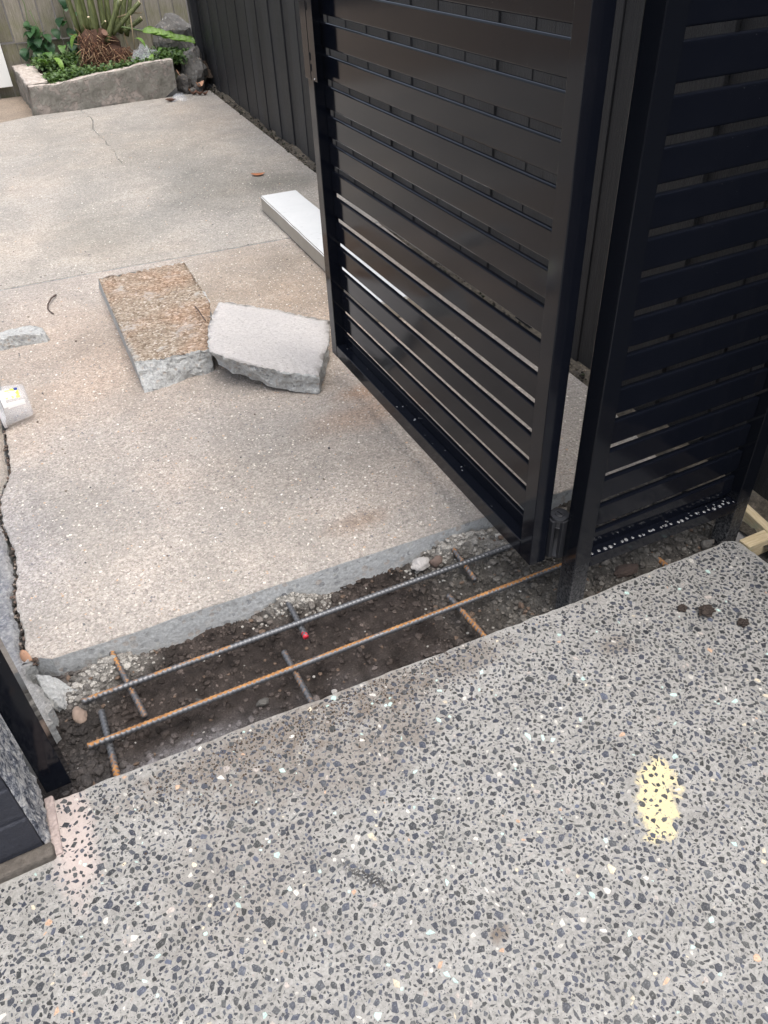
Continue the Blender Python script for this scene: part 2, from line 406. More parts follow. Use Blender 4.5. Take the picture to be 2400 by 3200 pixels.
# stones of the aggregate: real flush chips, dart-thrown largest first
srnd = random.Random(11)
cell = .012; grid = {}
def free(x, y, r):
    gx, gy = int(x // cell), int(y // cell)
    for i in range(gx - 2, gx + 3):
        for j in range(gy - 2, gy + 3):
            for (a, b, q) in grid.get((i, j), ()):
                if (a - x) ** 2 + (b - y) ** 2 < ((q + r) * .88 + .0001) ** 2: return False
    return True
X0, X1, Y0, Y1 = -.95, 1.60, -.35, 1.13
stones = []
def density(x, y, r_=.005):
    k = 1.0
    if -.33 < x < -.225 and y > .90: k = .30 if x < -.245 else .6
    if math.hypot((x - .85) / .075, (y - .535) / .075) < 1: k = .45 if r_ > .0045 else .05
    if y > .95: k = min(k, .8)
    if .72 < x < 1.15 and y > .97: k = .35 + .4 * max(0, (1.07 - y) / .1)
    return k
for r0, r1, cnt in [(.0088, .0118, 1500), (.0066, .0088, 8500), (.0046, .0066, 34000), (.0030, .0046, 50000), (.0015, .0030, 45000)]:
    for _ in range(cnt):
        x, y = srnd.uniform(X0, X1), srnd.uniform(Y0, Y1)
        r = srnd.uniform(r0, r1)
        if y > agg_edge_y(x) - r - .004 or srnd.random() > density(x, y, r): continue
        if x < -.30 and y > .99: continue
        if free(x, y, r * .86):
            grid.setdefault((int(x // cell), int(y // cell)), []).append((x, y, r * .86)); stones.append((x, y, r))
PALE = [((.55, .53, .49), .38), ((.46, .62, .58), .22), ((.58, .51, .39), .15), ((.48, .32, .22), .08), ((.38, .34, .31), .17)]
def stone_geo(x, y, r):
    n = srnd.choice((4, 5, 5, 6, 6)); el = srnd.uniform(.5, .98); rot = srnd.uniform(0, 6.283)
    if r < .0032 or srnd.random() < .22: el = srnd.uniform(.22, .6)
    ang = sorted(k * 6.283 / n + srnd.uniform(-.5, .5) for k in range(n))
    top, low = [], []
    tx, ty = srnd.uniform(-.05, .05), srnd.uniform(-.05, .05)
    h = .0007 + srnd.uniform(0, .0005)
    for a in ang:
        q = r * srnd.uniform(.80, 1.18)
        u, v = math.cos(a) * q, math.sin(a) * q * el
        px, py = u * math.cos(rot) - v * math.sin(rot), u * math.sin(rot) + v * math.cos(rot)
        top.append((x + px * .9, y + py * .9, h + px * tx * .5 + py * ty * .5)); low.append((x + px, y + py, -.0008))
    V = top + low
    F = [tuple(range(n))] + [(k, n + k, n + (k + 1) % n, (k + 1) % n) for k in range(n)]
    return V, F
def stone_col(x, y, r):
    big = r > .0038
    if (big and srnd.random() < .045) or (not big and srnd.random() < .05):
        t = srnd.random(); a = 0
        for c_, w in PALE:
            a += w
            if t < a: break
        k = srnd.uniform(.8, 1.1); return tuple(min(.8, q * k) for q in c_)
    k = srnd.uniform(.45, 1.35) * (1.6 if srnd.random() < .12 else 1); b = srnd.uniform(0, 1)
    return (k * (.043 + .012 * b), k * (.050 + .008 * b), k * (.072 - .016 * b))
m = M('aggregate_stone')
sc = m.attr('col')
film = m.math('MULTIPLY', m.ramp(m.noise(420, 3, .7), [(.58, 0.0), (.68, 1.0)]), .45)
c = m.mix(film, m.mix(1.0, sc, m.ramp(m.noise(300, 3), [(.3, .75), (.7, 1.3)]), 'MULTIPLY'), (.40, .40, .40))
m.bump(m.noise(350, 3), .001)
M_STONE = m.out(c, m.ramp(m.noise(120, 2), [(.3, .30), (.7, .55)]), .5)
def in_view(x, y):
    v = cam.matrix_world.inverted() @ Vector((x, y, 0))
    return v.z < 0 and abs(v.x / -v.z) * FPX < 1150 and abs(v.y / -v.z) * FPX < 1550
order = sorted(range(len(stones)), key=lambda i: -(stones[i][2] / math.hypot(stones[i][0], stones[i][1], 1.5)) * (1 if in_view(stones[i][0], stones[i][1]) else 0))
big_ids = set(order[:300])
V, F, Cc = [], [], []
for i, (x, y, r) in enumerate(stones):
    col = stone_col(x, y, r)
    if i in big_ids:
        v, f = stone_geo(0, 0, r)
        me = mesh('stone', v, f); fcol(me, [col] * len(f))
        link('stone', me, M_STONE, paving, (x, y, 0))
        continue
    v, f = stone_geo(x, y, r); k = len(V)
    V += v; F += [tuple(q + k for q in g) for g in f]; Cc += [col] * len(f)
me = mesh('exposed_stones', V, F); fcol(me, Cc)
tag(link('exposed_stones', me, M_STONE, paving), kind='stuff')

# pebbles showing in the worn old slab
slabs = [o for o in COL.objects if o.name.startswith('concrete_slab')]
qrnd = random.Random(17)
def pebbles(slab_o, x0, x1, y0, y1, n, ra, rb, zt):
    V, F, Cc = [], [], []
    for _ in range(n):
        x = qrnd.uniform(x0, x1); y = y0 + (y1 - y0) * qrnd.random() ** 1.25
        if x > edge_x(y) - .02 or y < 1.575 - .0525 * (x + .23): continue
        if slab_o is slabs[0] and x < np.interp(y, [1.58, 1.8, 2.05, 2.3, 2.5, 2.8, 4], [-.25, -.27, -.25, -.265, -.215, -.2, -.18]): continue
        if y > 4.185 - .075 * (x + .1) - .01 and y0 < 4: continue
        r = ra + (rb - ra) * qrnd.random() ** 2.2
        nn = qrnd.choice((5, 5, 6)); el = qrnd.uniform(.45, 1); rot = qrnd.uniform(0, 6.28); h = zt + r * qrnd.uniform(.12, .34); k0 = len(V); lo = []
        for k in range(nn):
            a = 6.283 * k / nn + qrnd.uniform(-.35, .35); q = r * qrnd.uniform(.85, 1.12)
            u, v = math.cos(a) * q, math.sin(a) * q * el
            px, py = u * math.cos(rot) - v * math.sin(rot), u * math.sin(rot) + v * math.cos(rot)
            V.append((x + px * .72, y + py * .72, h)); lo.append((x + px, y + py, zt - .001))
        V += lo
        F.append(tuple(range(k0, k0 + nn))); F += [(k0 + k, k0 + nn + k, k0 + nn + (k + 1) % nn, k0 + (k + 1) % nn) for k in range(nn)]
        t = qrnd.random(); g = qrnd.uniform(.9, 1.25)
        b = (.44, .40, .355) if t < .42 else (.60, .565, .51) if t < .60 else (.26, .235, .21) if t < .76 else (.17, .17, .175) if t < .86 else (.46, .335, .24) if t < .93 else (.36, .34, .31) if t < .975 else (.70, .68, .64)
        Cc += [tuple(c_ * g for c_ in b)] * (nn + 1)
    me = mesh('exposed_pebbles', V, F); fcol(me, Cc)
    tag(link('exposed_pebbles', me, M_PEB, slab_o), kind='stuff')
M_PEB = mat_attr('slab_pebble', .85, .25, 300, .0008, 300, .3)
pebbles(slabs[0], -.28, 1.9, 1.53, 4.15, 17000, .0018, .0062, 0.0)
pebbles(slabs[2], -.5, 2.1, 4.24, 8.2, 4500, .003, .007, .003)

# ---- soil in the open trench
def soil_h(x, y):
    h = -.112
    h += .045 * max(0, min(1, (x - .78) / .35))                       # fuller under the gate and panel
    h += .030 * math.exp(-((x + .22) / .07) ** 2)
    h += .030 * math.exp(-((y - 1.52) / .045) ** 2) * (.5 + .6 * noise.noise(Vector((x * 5, 2, 0))))
    for (cx, cy, rx, ry, a) in [(-.10, 1.515, .075, .04, .045), (.40, 1.50, .08, .035, .05), (.93, 1.47, .11, .035, .05), (1.05, 1.40, .12, .07, .03), (-.16, 1.45, .06, .06, .04), (1.1, 1.13, .10, .06, .012), (1.45, 1.15, .2, .08, .03)]:
        h += a * math.exp(-((x - cx) / rx) ** 2 - ((y - cy) / ry) ** 2)
    rough = .35 + .65 * max(0, min(1, .5 + 1.3 * noise.noise(Vector((x * 4, y * 4, 7)))))
    if x > .7 or x < -.12 or y > 1.47: rough = 1.1
    h += .012 * fbm((x, y, 0), 3, 9) + rough * (.008 * fbm((x, y, 4), 3, 38) + .005 * abs(fbm((x, y, 9), 3, 85)))
    return h
def soil_c(x, y):
    n1 = fbm((x, y, 11), 4, 12); n2 = fbm((x, y, 3), 3, 40)
    c_ = np.array((.072, .059, .053)) * (1 + .5 * n1 + .45 * n2)
    dust = max(0, .35 - abs(y - agg_edge_y(x) - .03) * 2.8) * (1 if -.05 < x < .62 else .3) * (.5 + n1)     # lime dust by the paving
    dust = max(0, min(.35, dust))
    c_ = c_ * (1 - dust) + np.array((.27, .265, .28)) * dust
    if x > .72:
        t = min(1, (x - .72) / .2) * (.75 + .5 * n1); t = max(0, min(.9, t))
        c_ = c_ * (1 - t) + np.array((.155, .148, .133)) * (1 + .4 * n2) * t
    if x < -.1:
        t = min(.5, (-.1 - x) * 6); c_ = c_ * (1 - t) + np.array((.075, .072, .07)) * t
    for (cx, cy, rx, ry, k) in [(-.03, 1.165, .11, .038, .85), (.02, 1.20, .15, .035, .45), (.31, 1.14, .05, .03, .55), (.42, 1.13, .10, .02, .4), (.79, 1.115, .07, .02, .6)]:
        t = k * math.exp(-((x - cx) / rx) ** 2 - ((y - cy) / ry) ** 2) * (1.0 + .8 * n2); t = max(0, min(.7, t))
        c_ = c_ * (1 - t) + np.array((.40, .395, .415)) * t
    for (cx, cy, rx, ry) in [(-.085, 1.515, .07, .035), (.41, 1.505, .085, .03), (.93, 1.475, .10, .03), (-.17, 1.47, .05, .04), (1.06, 1.44, .10, .05)]:
        t = math.exp(-((x - cx) / rx) ** 2 - ((y - cy) / ry) ** 2) * (1.1 + 1.2 * n2); t = max(0, min(.95, t))
        c_ = c_ * (1 - t) + np.array((.40, .385, .355)) * t
    return np.clip(c_, .008, .8)
nx, ny = 400, 112
V, Cv, F = [], [], []
for i in range(nx):
    x = -.55 + 2.45 * i / (nx - 1)
    for j in range(ny):
        y = .985 + .62 * j / (ny - 1)
        V.append((x, y, soil_h(x, y))); Cv.append(soil_c(x, y))
        if i and j: k = i * ny + j; F.append((k - ny - 1, k - 1, k, k - ny))
me = mesh('trench_soil', V, F, True); vcol(me, Cv)
m = M('trench_soil')
c = m.mix(1.0, m.attr(), m.ramp(m.noise(220, 5, .75), [(.25, .45), (.5, 1.0), (.72, 1.7)]), 'MULTIPLY')
gr = m.math('LESS_THAN', m.voro(190, 'Distance'), .12)
c = m.mix(m.math('MULTIPLY', gr, m.math('GREATER_THAN', m.noise(40, 2), .56)), c, (.34, .33, .31))
m.bump(m.math('ADD', m.noise(130, 6, .8), m.noise(380, 3, .7)), .010)
M_SOIL = m.out(c, .95, .25)
trench = tag(link('trench_soil', me, M_SOIL), kind='structure')
M_CLOD = mat_attr('soil_clods', .95, .5, 260, .004, 220, .2)
crnd = random.Random(5)
V, F, Cc = [], [], []
def add_clod(x, y, s, col, z=None, base=ICO1):
    zz = soil_h(x, y) if z is None else z
    v, f = lump((x, y, zz + s * .35), (s * crnd.uniform(.7, 1.3), s * crnd.uniform(.7, 1.3), s * crnd.uniform(.55, .95)), crnd.uniform(0, 50), base, .45, 1.5)
    k = len(V); V.extend(v); F.extend([tuple(q + k for q in g) for g in f]); Cc.extend([col] * len(f))
for _ in range(7600):
    x, y = crnd.uniform(-.30, 1.66), crnd.uniform(1.07, 1.545)
    if y < agg_edge_y(x) + .004: continue
    dense = 1.0 if (x > .72 or x < -.10 or y > 1.45) else .42
    if crnd.random() > dense: continue
    s = crnd.choice((.002, .0028, .0035, .0035, .0045, .006, .0085)) * crnd.uniform(.7, 1.3)
    col = np.clip(soil_c(x, y) * crnd.uniform(.55, 1.35), .01, .6)
    t = crnd.random()
    if t < .04 and s < .004: col = np.array((.42, .41, .38)) * crnd.uniform(.7, 1.2)
    elif t < .08: col = np.array((.15, .11, .085))
    add_clod(x, y, s, tuple(col))
for _ in range(300):                                                  # larger lumps
    x, y = (crnd.uniform(.80, 1.6), crnd.uniform(1.10, 1.50)) if crnd.random() < .45 else (crnd.uniform(-.28, -.06), crnd.uniform(1.15, 1.53)) if crnd.random() < .6 else (crnd.uniform(-.1, .8), crnd.gauss(1.47, .03))
    if y < agg_edge_y(x) + .012: continue
    add_clod(x, y, crnd.uniform(.005, .013), tuple(np.clip(soil_c(x, y) * crnd.uniform(.5, 1.0), .01, .5)), None, ICO2)
for (cx, cy, n_, sp) in [(-.10, 1.51, 150, .045), (.42, 1.50, 190, .055), (.93, 1.47, 210, .075), (-.19, 1.47, 80, .04)]:   # pale mortar crumbs at the dowels
    for _ in range(n_):
        x, y = crnd.gauss(cx, sp), min(1.535, crnd.gauss(cy, .02))
        k = crnd.uniform(.6, 1.1)
        add_clod(x, y, crnd.uniform(.002, .0065), (.40 * k, .385 * k, .355 * k))
me = mesh('soil_clods', V, F, False); fcol(me, Cc)
tag(link('soil_clods', me, M_CLOD, trench), kind='stuff')
# crumbs, grit and leaf mould fallen into the crack of the slab and along the fence
V, F, Cc = [], [], []
for _ in range(260):
    k = crnd.randrange(len(CRACK) - 1); t = crnd.random()
    x = CRACK[k][0] + (CRACK[k + 1][0] - CRACK[k][0]) * t - .006 + crnd.gauss(0, .004); y = CRACK[k][1] + (CRACK[k + 1][1] - CRACK[k][1]) * t
    q = crnd.choice(((.10, .075, .06), (.16, .12, .10), (.05, .045, .04), (.25, .21, .18)))
    add_clod(x, y, crnd.uniform(.003, .007), q, crnd.uniform(-.03, -.008))
for _ in range(900):
    y = crnd.uniform(1.8, 8.8) ** 1.0; x = edge_x(y) + crnd.uniform(-.012, .07)
    q = crnd.choice(((.05, .043, .035), (.10, .085, .065), (.02, .018, .016), (.03, .035, .02), (.16, .135, .105)))
    add_clod(x, y, crnd.uniform(.003, .010), q, crnd.uniform(-.025, .006))
me = mesh('grit', V, F, False); fcol(me, Cc)
tag(link('grit', me, M_CLOD), 'dark grit and leaf mould lying in the slab crack and along the fence foot', 'grit', kind='stuff')

# ================================================================== BLACK SLAT GATE AND PANEL
m = M('black_powder_coat')
c = m.mix(m.ramp(m.noise(7, 5, .65), [(.45, 0.0), (.8, .35)]), (.0045, .0056, .0095), (.010, .0112, .0155))
dustm = m.math('MULTIPLY', m.math('LESS_THAN', m.voro(95, 'Distance'), .045), m.math('GREATER_THAN', m.noise(6, 2), .56))
c = m.mix(dustm, c, (.18, .18, .19))
m.bump(m.noise(500, 2), .00008, .2)
M_BLACK = m.out(c, m.ramp(m.noise(9, 4, .6), [(.3, .07), (.7, .13)]), .27)
m = M('black_post_dusty')
z = m.sep()[2]
lowd = m.n('ShaderNodeMapRange'); lowd.inputs['From Min'].default_value = .16; lowd.inputs['From Max'].default_value = -.04; m.l(z, lowd.inputs['Value'])
f = m.math('MULTIPLY', lowd.outputs[0], m.gray(m.ramp(m.noise(120, 5, .75), [(.42, 0.0), (.66, 1.0)])))
c = m.mix(f, (.0055, .0065, .0095), (.17, .17, .17))
M_BLACKD = m.out(c, m.math('ADD', .11, m.math('MULTIPLY', lowd.outputs[0], .5)), .24)
m = M('black_plastic'); m.bump(m.noise(500, 2), .0003, .4)
M_PLAST = m.out((.022, .023, .027), .42, .5)
m = M('slot_shade'); M_SLOT_SHADE = m.out((.004, .004, .005), .8, .2)  # near-black colour stands in for the shade inside slots and gaps
m = M('water'); M_WATER = m.out((.95, .96, .97), .02, .5, None, IOR=1.33, Transmission_Weight=.85)

GA = R(1.67); GL = 1.389
ux, uy = math.sin(GA), math.cos(GA)
GS_ = .976                                  # true distance from the eye point
GO = ((.974 + ux * GL) * GS_, (1.177 + uy * GL) * GS_, CAMH * (1 - GS_))
gate = empty('slat_gate', GO, math.atan2(-uy, -ux), 'tall black aluminium gate of horizontal slats standing open over the concrete slab', 'gate')
gate.scale = (GS_,) * 3
BEV = .0022
st_me = box_mesh('stile', 0, .05, 0, .05, .08, 1.80, BEV)
link('stile', st_me, M_BLACK, gate); link('stile', st_me, M_BLACK, gate, (GL - .05, 0, 0))
brail = link('bottom_rail', box_mesh('bottom_rail', .0505, GL - .0505, .0005, .0495, .0805, .131, BEV), M_BLACK, gate)
link('top_rail', box_mesh('top_rail', .0505, GL - .0505, .0005, .0495, 1.75, 1.7995, BEV), M_BLACK, gate)
sl_me = box_mesh('slat', .0502, GL - .0502, .034, .0485, -.065, 0, .0042, 3)
for k in range(-5, 13):
    link('slat', sl_me, M_BLACK, gate, (0, 0, 1.278 - .085 * k))
link('slat', box_mesh('slat', .0502, GL - .0502, .034, .0485, .1315, .173, .0025), M_BLACK, gate)
# slotted lock keep bolted to the latch stile
keep = link('lock_keep', box_mesh('lock_keep', -.012, .038, -.0035, -.0002, 1.04, 1.62, .0008), M_BLACK, gate)
link('keep_flange', box_mesh('keep_flange', .0425, .092, -.0035, -.0002, 1.04, 1.62, .0008), M_BLACK, keep)
link('keep_gap_shade', box_mesh('keep_gap_shade', .036, .0445, -.0012, -.0001, 1.05, 1.60, 0), M_SLOT_SHADE, keep)  # dark strip painted as the shaded gap between plate and flange
for zz in (1.075, 1.105, 1.235, 1.38):  # cutouts drawn as dark raised pieces, their shade put into the colour
    v, f = tube([(.049, -.0041, zz - .011), (.049, -.0041, zz - .006), (.049, -.0041, zz + .006), (.049, -.0041, zz + .011)], [.003, .0065, .0065, .003], 8)
    v = [(q[0], -.0036 + (q[1] + .0041) * .12, q[2]) for q in v]
    link('keep_slot', mesh('keep_slot', v, f), M_SLOT_SHADE, keep)
v, f = lump((.07, -.003, 1.046), (.003, .003, .003), 3, ICO1, .1); link('keep_screw', mesh('keep_screw', v, f, True), simple('zinc', (.6, .6, .6), .3, metal=1.0), keep)

def droplet_mesh(r):
    V, F = [], []
    rings, sd = 4, 10
    for i in range(rings):
        t = i / (rings - 1) * math.pi / 2 * .98
        for k in range(sd):
            a = 6.283 * k / sd; q = r * math.cos(t)
            V.append((q * math.cos(a), q * math.sin(a), r * .42 * math.sin(t)))
    for i in range(rings - 1):
        for k in range(sd):
            F.append((i * sd + k, i * sd + (k + 1) % sd, (i + 1) * sd + (k + 1) % sd, (i + 1) * sd + k))
    F.append(tuple(range((rings - 1) * sd, rings * sd))); F.append(tuple(reversed(range(sd))))
    return mesh('water_droplet', V, F, True)
DROPS = [droplet_mesh(r) for r in (.0016, .0024, .0034, .0046, .0062)]
drnd = random.Random(3)
for _ in range(14):
    link('water_droplet', DROPS[drnd.choice((0, 0, 0, 1, 1, 2))], M_WATER, brail, (drnd.uniform(.08, GL - .06), drnd.uniform(.008, .030), .1312))

# knuckle hinge between gate and post
def lathe(prof, sd=28, sx=1.0):
    V, F = [], []
    for (r, z_) in prof:
        for k in range(sd):
            a = 6.283185 * k / sd; V.append((r * math.cos(a), r * math.sin(a), z_))
    n = len(prof)
    for i in range(n - 1):
        for k in range(sd):
            F.append((i * sd + k, i * sd + (k + 1) % sd, (i + 1) * sd + (k + 1) % sd, (i + 1) * sd + k))
    F.append(tuple(reversed(range(sd)))); F.append(tuple(range((n - 1) * sd, n * sd)))
    return V, F
v, f = lathe([(.0215, .128), (.0225, .130), (.0225, .136), (.0195, .139), (.0195, .226), (.0215, .2265), (.0215, .2285), (.0200, .229)])
hinge = link('hinge', mesh('hinge', v, f, True), M_PLAST, gate, (1.029, 1.1485, 0))
hinge.matrix_parent_inverse = (Matrix.Translation(GO) @ Matrix.Rotation(math.atan2(-uy, -ux), 4, 'Z') @ Matrix.Scale(GS_, 4)).inverted()
v, f = lathe([(.0205, .2295), (.0205, .246), (.0235, .2465), (.0240, .248), (.0240, .256), (.0228, .2585), (.0130, .2590)]); cap = link('hinge_cap', mesh('hinge_cap', v, f, False), M_PLAST, hinge)
v, f = lathe([(.0125, .2592), (.0125, .2602), (.0112, .2612)], 24); link('adjuster', mesh('adjuster', v, f, False), M_PLAST, hinge)
link('screw_slot', box_mesh('screw_slot', -.0085, .0085, -.0016, .0016, .2610, .2616), M_SLOT_SHADE, hinge).rotation_euler = (0, 0, R(100))
link('gate_leaf', box_mesh('gate_leaf', -.029, -.020, -.012, .040, .130, .250, .001), M_PLAST, hinge)
link('post_leaf', box_mesh('post_leaf', -.010, .030, -.0275, -.016, .132, .252, .001), M_PLAST, hinge)

# fixed panel on two posts
panel = empty('slat_fence', (1.057, 1.095, 0), 0, 'black fixed slat fence panel between two square posts right of the gate', 'fence')
PX, PY = -1.057, -1.095
def pbox(name, x0, x1, y0, y1, z0, z1, mat, parent=None, bev=BEV):
    o = link(name, box_mesh(name, x0 + PX, x1 + PX, y0 + PY, y1 + PY, z0, z1, bev), mat, parent or panel); return o
pbox('post', 1.032, 1.082, 1.07, 1.12, -.13, 1.82, M_BLACKD)
pbox('post', 1.600, 1.650, 1.07, 1.12, -.13, 1.82, M_BLACKD)
me = box_mesh('slat', 1.0822 + PX, 1.5998 + PX, 1.100 + PY, 1.115 + PY, -.065, 0, .0042, 3)
for k in range(-5, 14):
    link('slat', me, M_BLACK, panel, (0, 0, 1.282 - .0833 * k))
V, F = [], []
for (x, zt) in ((1.0825, .151), (1.5995, .1245)):
    for (y, dz) in ((1.0705, -.036), (1.0705, -.0015), (1.072, 0), (1.1190, 0), (1.1195, -.036)):
        V.append((x + PX, y + PY, zt + dz))
for k in range(5): F.append((k, (k + 1) % 5, 5 + (k + 1) % 5, 5 + k))
F += [(4, 3, 2, 1, 0), (5, 6, 7, 8, 9)]
prail = link('bottom_rail', mesh('bottom_rail', V, [tuple(reversed(q)) for q in F]), M_BLACK, panel)
pbox('top_rail', 1.0822, 1.5998, 1.0705, 1.1195, 1.76, 1.81, M_BLACK)
for i in range(44):
    big = i < 26; x = 1.094 + i * .0192 + drnd.uniform(-.004, .004) if big else drnd.uniform(1.25, 1.595)
    t = (x - 1.0825) / .517
    dm = DROPS[drnd.choice((2, 3, 3, 3, 4))] if big else DROPS[drnd.choice((0, 0, 1, 1, 2))]
    link('water_droplet', dm, M_WATER, prail, (x + PX, drnd.uniform(1.0765, 1.083 if big else 1.098) + PY, .1511 - .0265 * t))

# steel post at the left end of the trench
lp = tag(link('gate_post', box_mesh('gate_post', -.0275, .0275, -.025, .025, -.03, 1.7, .0015), M_BLACK, None, (-.2765, 1.211, 0)), 'black square steel latch post beside the rough wall at the trench end', 'post')

# ================================================================== PAINTED BRICK PIER WITH ROUGH SIDE
m = M('dark_painted_brick')
c = m.mix(m.noise(60, 5, .7), (.016, .018, .027), (.042, .046, .060))
fl = m.math('MULTIPLY', m.ramp(m.noise(90, 5, .8, vec=m.map((.35, 1, 1))), [(.70, 0.0), (.76, 1.0)]), .7)
c = m.mix(fl, c, (.30, .31, .33))
m.bump(m.noise(110, 5, .7), .004)
M_BRICK = m.out(c, .6, .4)
m = M('torn_mortar')
c = m.ramp(m.noise(75, 6, .8, vec=m.map((1, 1, .35)), dist=.4), [(.34, (.03, .036, .055)), (.44, (.12, .135, .175)), (.51, (.46, .475, .50)), (.60, (.82, .81, .79))])
m.bump(m.noise(70, 6, .8, vec=m.map((1, 1, .5))), .012)
M_TORN = m.out(c, .8, .35)
M_PINK = simple('pink_mortar', (.43, .355, .33), .9, .45, 90, .008, 110)
M_BED = simple('mortar_bed', (.10, .088, .076), .9, .6, 60, .008, 90)
pier = empty('brick_pier', (-.5, 1.09, 0), 0, 'dark painted brick pier with torn mortar side behind the black latch post', 'wall')
QX, QY = .5, -1.09
for kz in range(13):
    z0 = .028 + kz * .102
    sh = .11 if kz % 2 else .0
    xs = [-.72, -.535 + sh * .9, -.312]
    for a, b in zip(xs[:-1], xs[1:]):
        o = link('brick', box_mesh('brick', a + .003 + QX, b - .003 + QX, 1.028 + QY + drnd.uniform(-.002, .002), 1.160 + QY, z0 + .0035, z0 + .0985, .005, 2), M_BRICK, pier)
link('mortar_core', box_mesh('mortar_core', -.70 + QX, -.317 + QX, 1.0315 + QY, 1.17 + QY, .0, 1.354, 0), M_BRICK, pier)
V, F = [], []
ny_, nz_ = 26, 190
for i in range(nz_):
    z_ = .004 + 1.35 * i / (nz_ - 1)
    for j in range(ny_):
        t = j / (ny_ - 1); y = 1.030 + .145 * t + (.010 * noise.noise(Vector((z_ * 14, 2, 2))) if j == 0 else 0)
        x = -.3125 + .004 + .013 * abs(fbm((z_ * .6, y, 3), 4, 30)) * min(1, 5 * t + .2) - (.006 if j == 0 else 0)
        V.append((x + QX, y + QY, z_))
        if i and j: k = i * ny_ + j; F.append((k - ny_ - 1, k - ny_, k, k - 1))
link('torn_mortar', mesh('torn_mortar', V, [tuple(reversed(q)) for q in F], True), M_TORN, pier)
link('mortar_bed', box_mesh('mortar_bed', -.80 + QX, -.300 + QX, 1.000 + QY, 1.0315 + QY, -.02, .022, .006, 2), M_BED, pier)
link('mortar_fillet', box_mesh('mortar_fillet', -.305 + QX, -.286 + QX, 1.006 + QY, 1.150 + QY, -.02, .006, .004, 2), M_PINK, pier)

# ================================================================== TIMBER FENCES
m = M('dark_stained_timber')
g = m.noise(9, 6, .7, vec=m.map((14, 14, 1.0), vec=m.rco()), dist=.5)
c = m.ramp(g, [(.25, (.0085, .0096, .0120)), (.5, (.0165, .0178, .0208)), (.75, (.028, .0297, .0332))])
info = m.n('ShaderNodeObjectInfo')
c = m.mix(1.0, c, m.ramp(info.outputs['Random'], [(0, .72), (1, 1.3)]), 'MULTIPLY')
m.bump(m.math('ADD', g, m.noise(160, 3)), .003)
M_DARKT = m.out(c, .5, .35)
def fx(y): return 1.687 + .0753 * y
fence = empty('board_fence', (fx(4.5), 4.5, 0), 0, 'long dark stained vertical board fence running behind the gate', 'fence')
y = .15; i = 0
while y < 8.62:
    w = (.100 + .0105 * y) * drnd.uniform(.90, 1.10)
    gap = drnd.choice((.002, .004, .006)); d = drnd.uniform(-.003, .003) + (.006 if i % 2 else 0)
    a = math.atan2(1, .0753)
    me = box_mesh('board', -w / 2 + gap / 2, w / 2 - gap / 2, 0, .018, .025 + drnd.uniform(-.012, .02), 1.95, .0015, 1)
    yc = y + w / 2
    o = link('board', me, M_DARKT, fence, (fx(yc) - fx(4.5) + d, yc - 4.5, 0), (0, 0, a + math.pi + drnd.uniform(-.006, .006)))
    y += w; i += 1
a = math.atan2(1, .0753)
for zz in (.35, 1.5):
    link('rail', box_mesh('rail', -4.15, 4.25, -.075, -.028, zz, zz + .09, .003, 1), M_DARKT, fence, (0, 0, 0), (0, 0, a))
link('post', box_mesh('post', -.05, .05, -.05, .05, -.05, 2.0, .004, 1), M_DARKT, fence, (fx(8.68) - fx(4.5) - .015, 8.68 - 4.5, 0))

m = M('weathered_paling')
g = m.noise(8, 6, .7, vec=m.map((16, 16, 1.0), vec=m.rco()), dist=.6)
c = m.ramp(g, [(.25, (.12, .105, .09)), (.5, (.25, .225, .195)), (.75, (.36, .33, .295))])
info = m.n('ShaderNodeObjectInfo')
c = m.mix(1.0, c, m.ramp(info.outputs['Random'], [(0, .70), (1, 1.15)]), 'MULTIPLY')
zr = m.n('ShaderNodeMapRange'); zr.inputs['From Min'].default_value = 1.0; zr.inputs['From Max'].default_value = .40; m.l(m.sep()[2], zr.inputs['Value'])
f = m.math('MULTIPLY', zr.outputs[0], m.gray(m.ramp(m.noise(6, 4, .6), [(.35, 0.0), (.65, .8)])))
c = m.mix(f, c, (.155, .16, .07))
m.bump(g, .004)
M_PALE = m.out(c, .85, .3)
back = empty('paling_fence', (1.4, 9.52, 0), 0, 'weathered grey timber paling fence behind the planter', 'fence')
for i in range(20):
    x = -.42 + i * .1485
    link('paling', box_mesh('paling', -.0675, .0675, 0, .018, .447 + .008 * math.sin(i * 2.1), 2.0, .002, 1), M_PALE, back, (x - 1.4, drnd.uniform(-.004, .004), 0), (0, drnd.uniform(-.006, .006), 0))
    link('plinth_board', box_mesh('plinth_board', -.072, .072, .004, .025, -.05, .44 - .006 * (i % 3), .003, 1), M_PALE, back, (x - 1.385, .012, 0))
link('rail', box_mesh('rail', -2, 2, .03, .08, 1.35, 1.44, .003, 1), M_PALE, back)
m = M('white_board'); c = m.mix(m.noise(12, 4), (.72, .73, .70), (.80, .81, .79)); M_WHITE = m.out(c, .6, .4)
o = link('white_board', box_mesh('white_board', -.75, 0, -.012, .012, 0, 1.6, .003, 1), M_WHITE, None, (.552, 9.43, .088)); tag(o, 'upright white board standing against the palings left of planter', 'board')

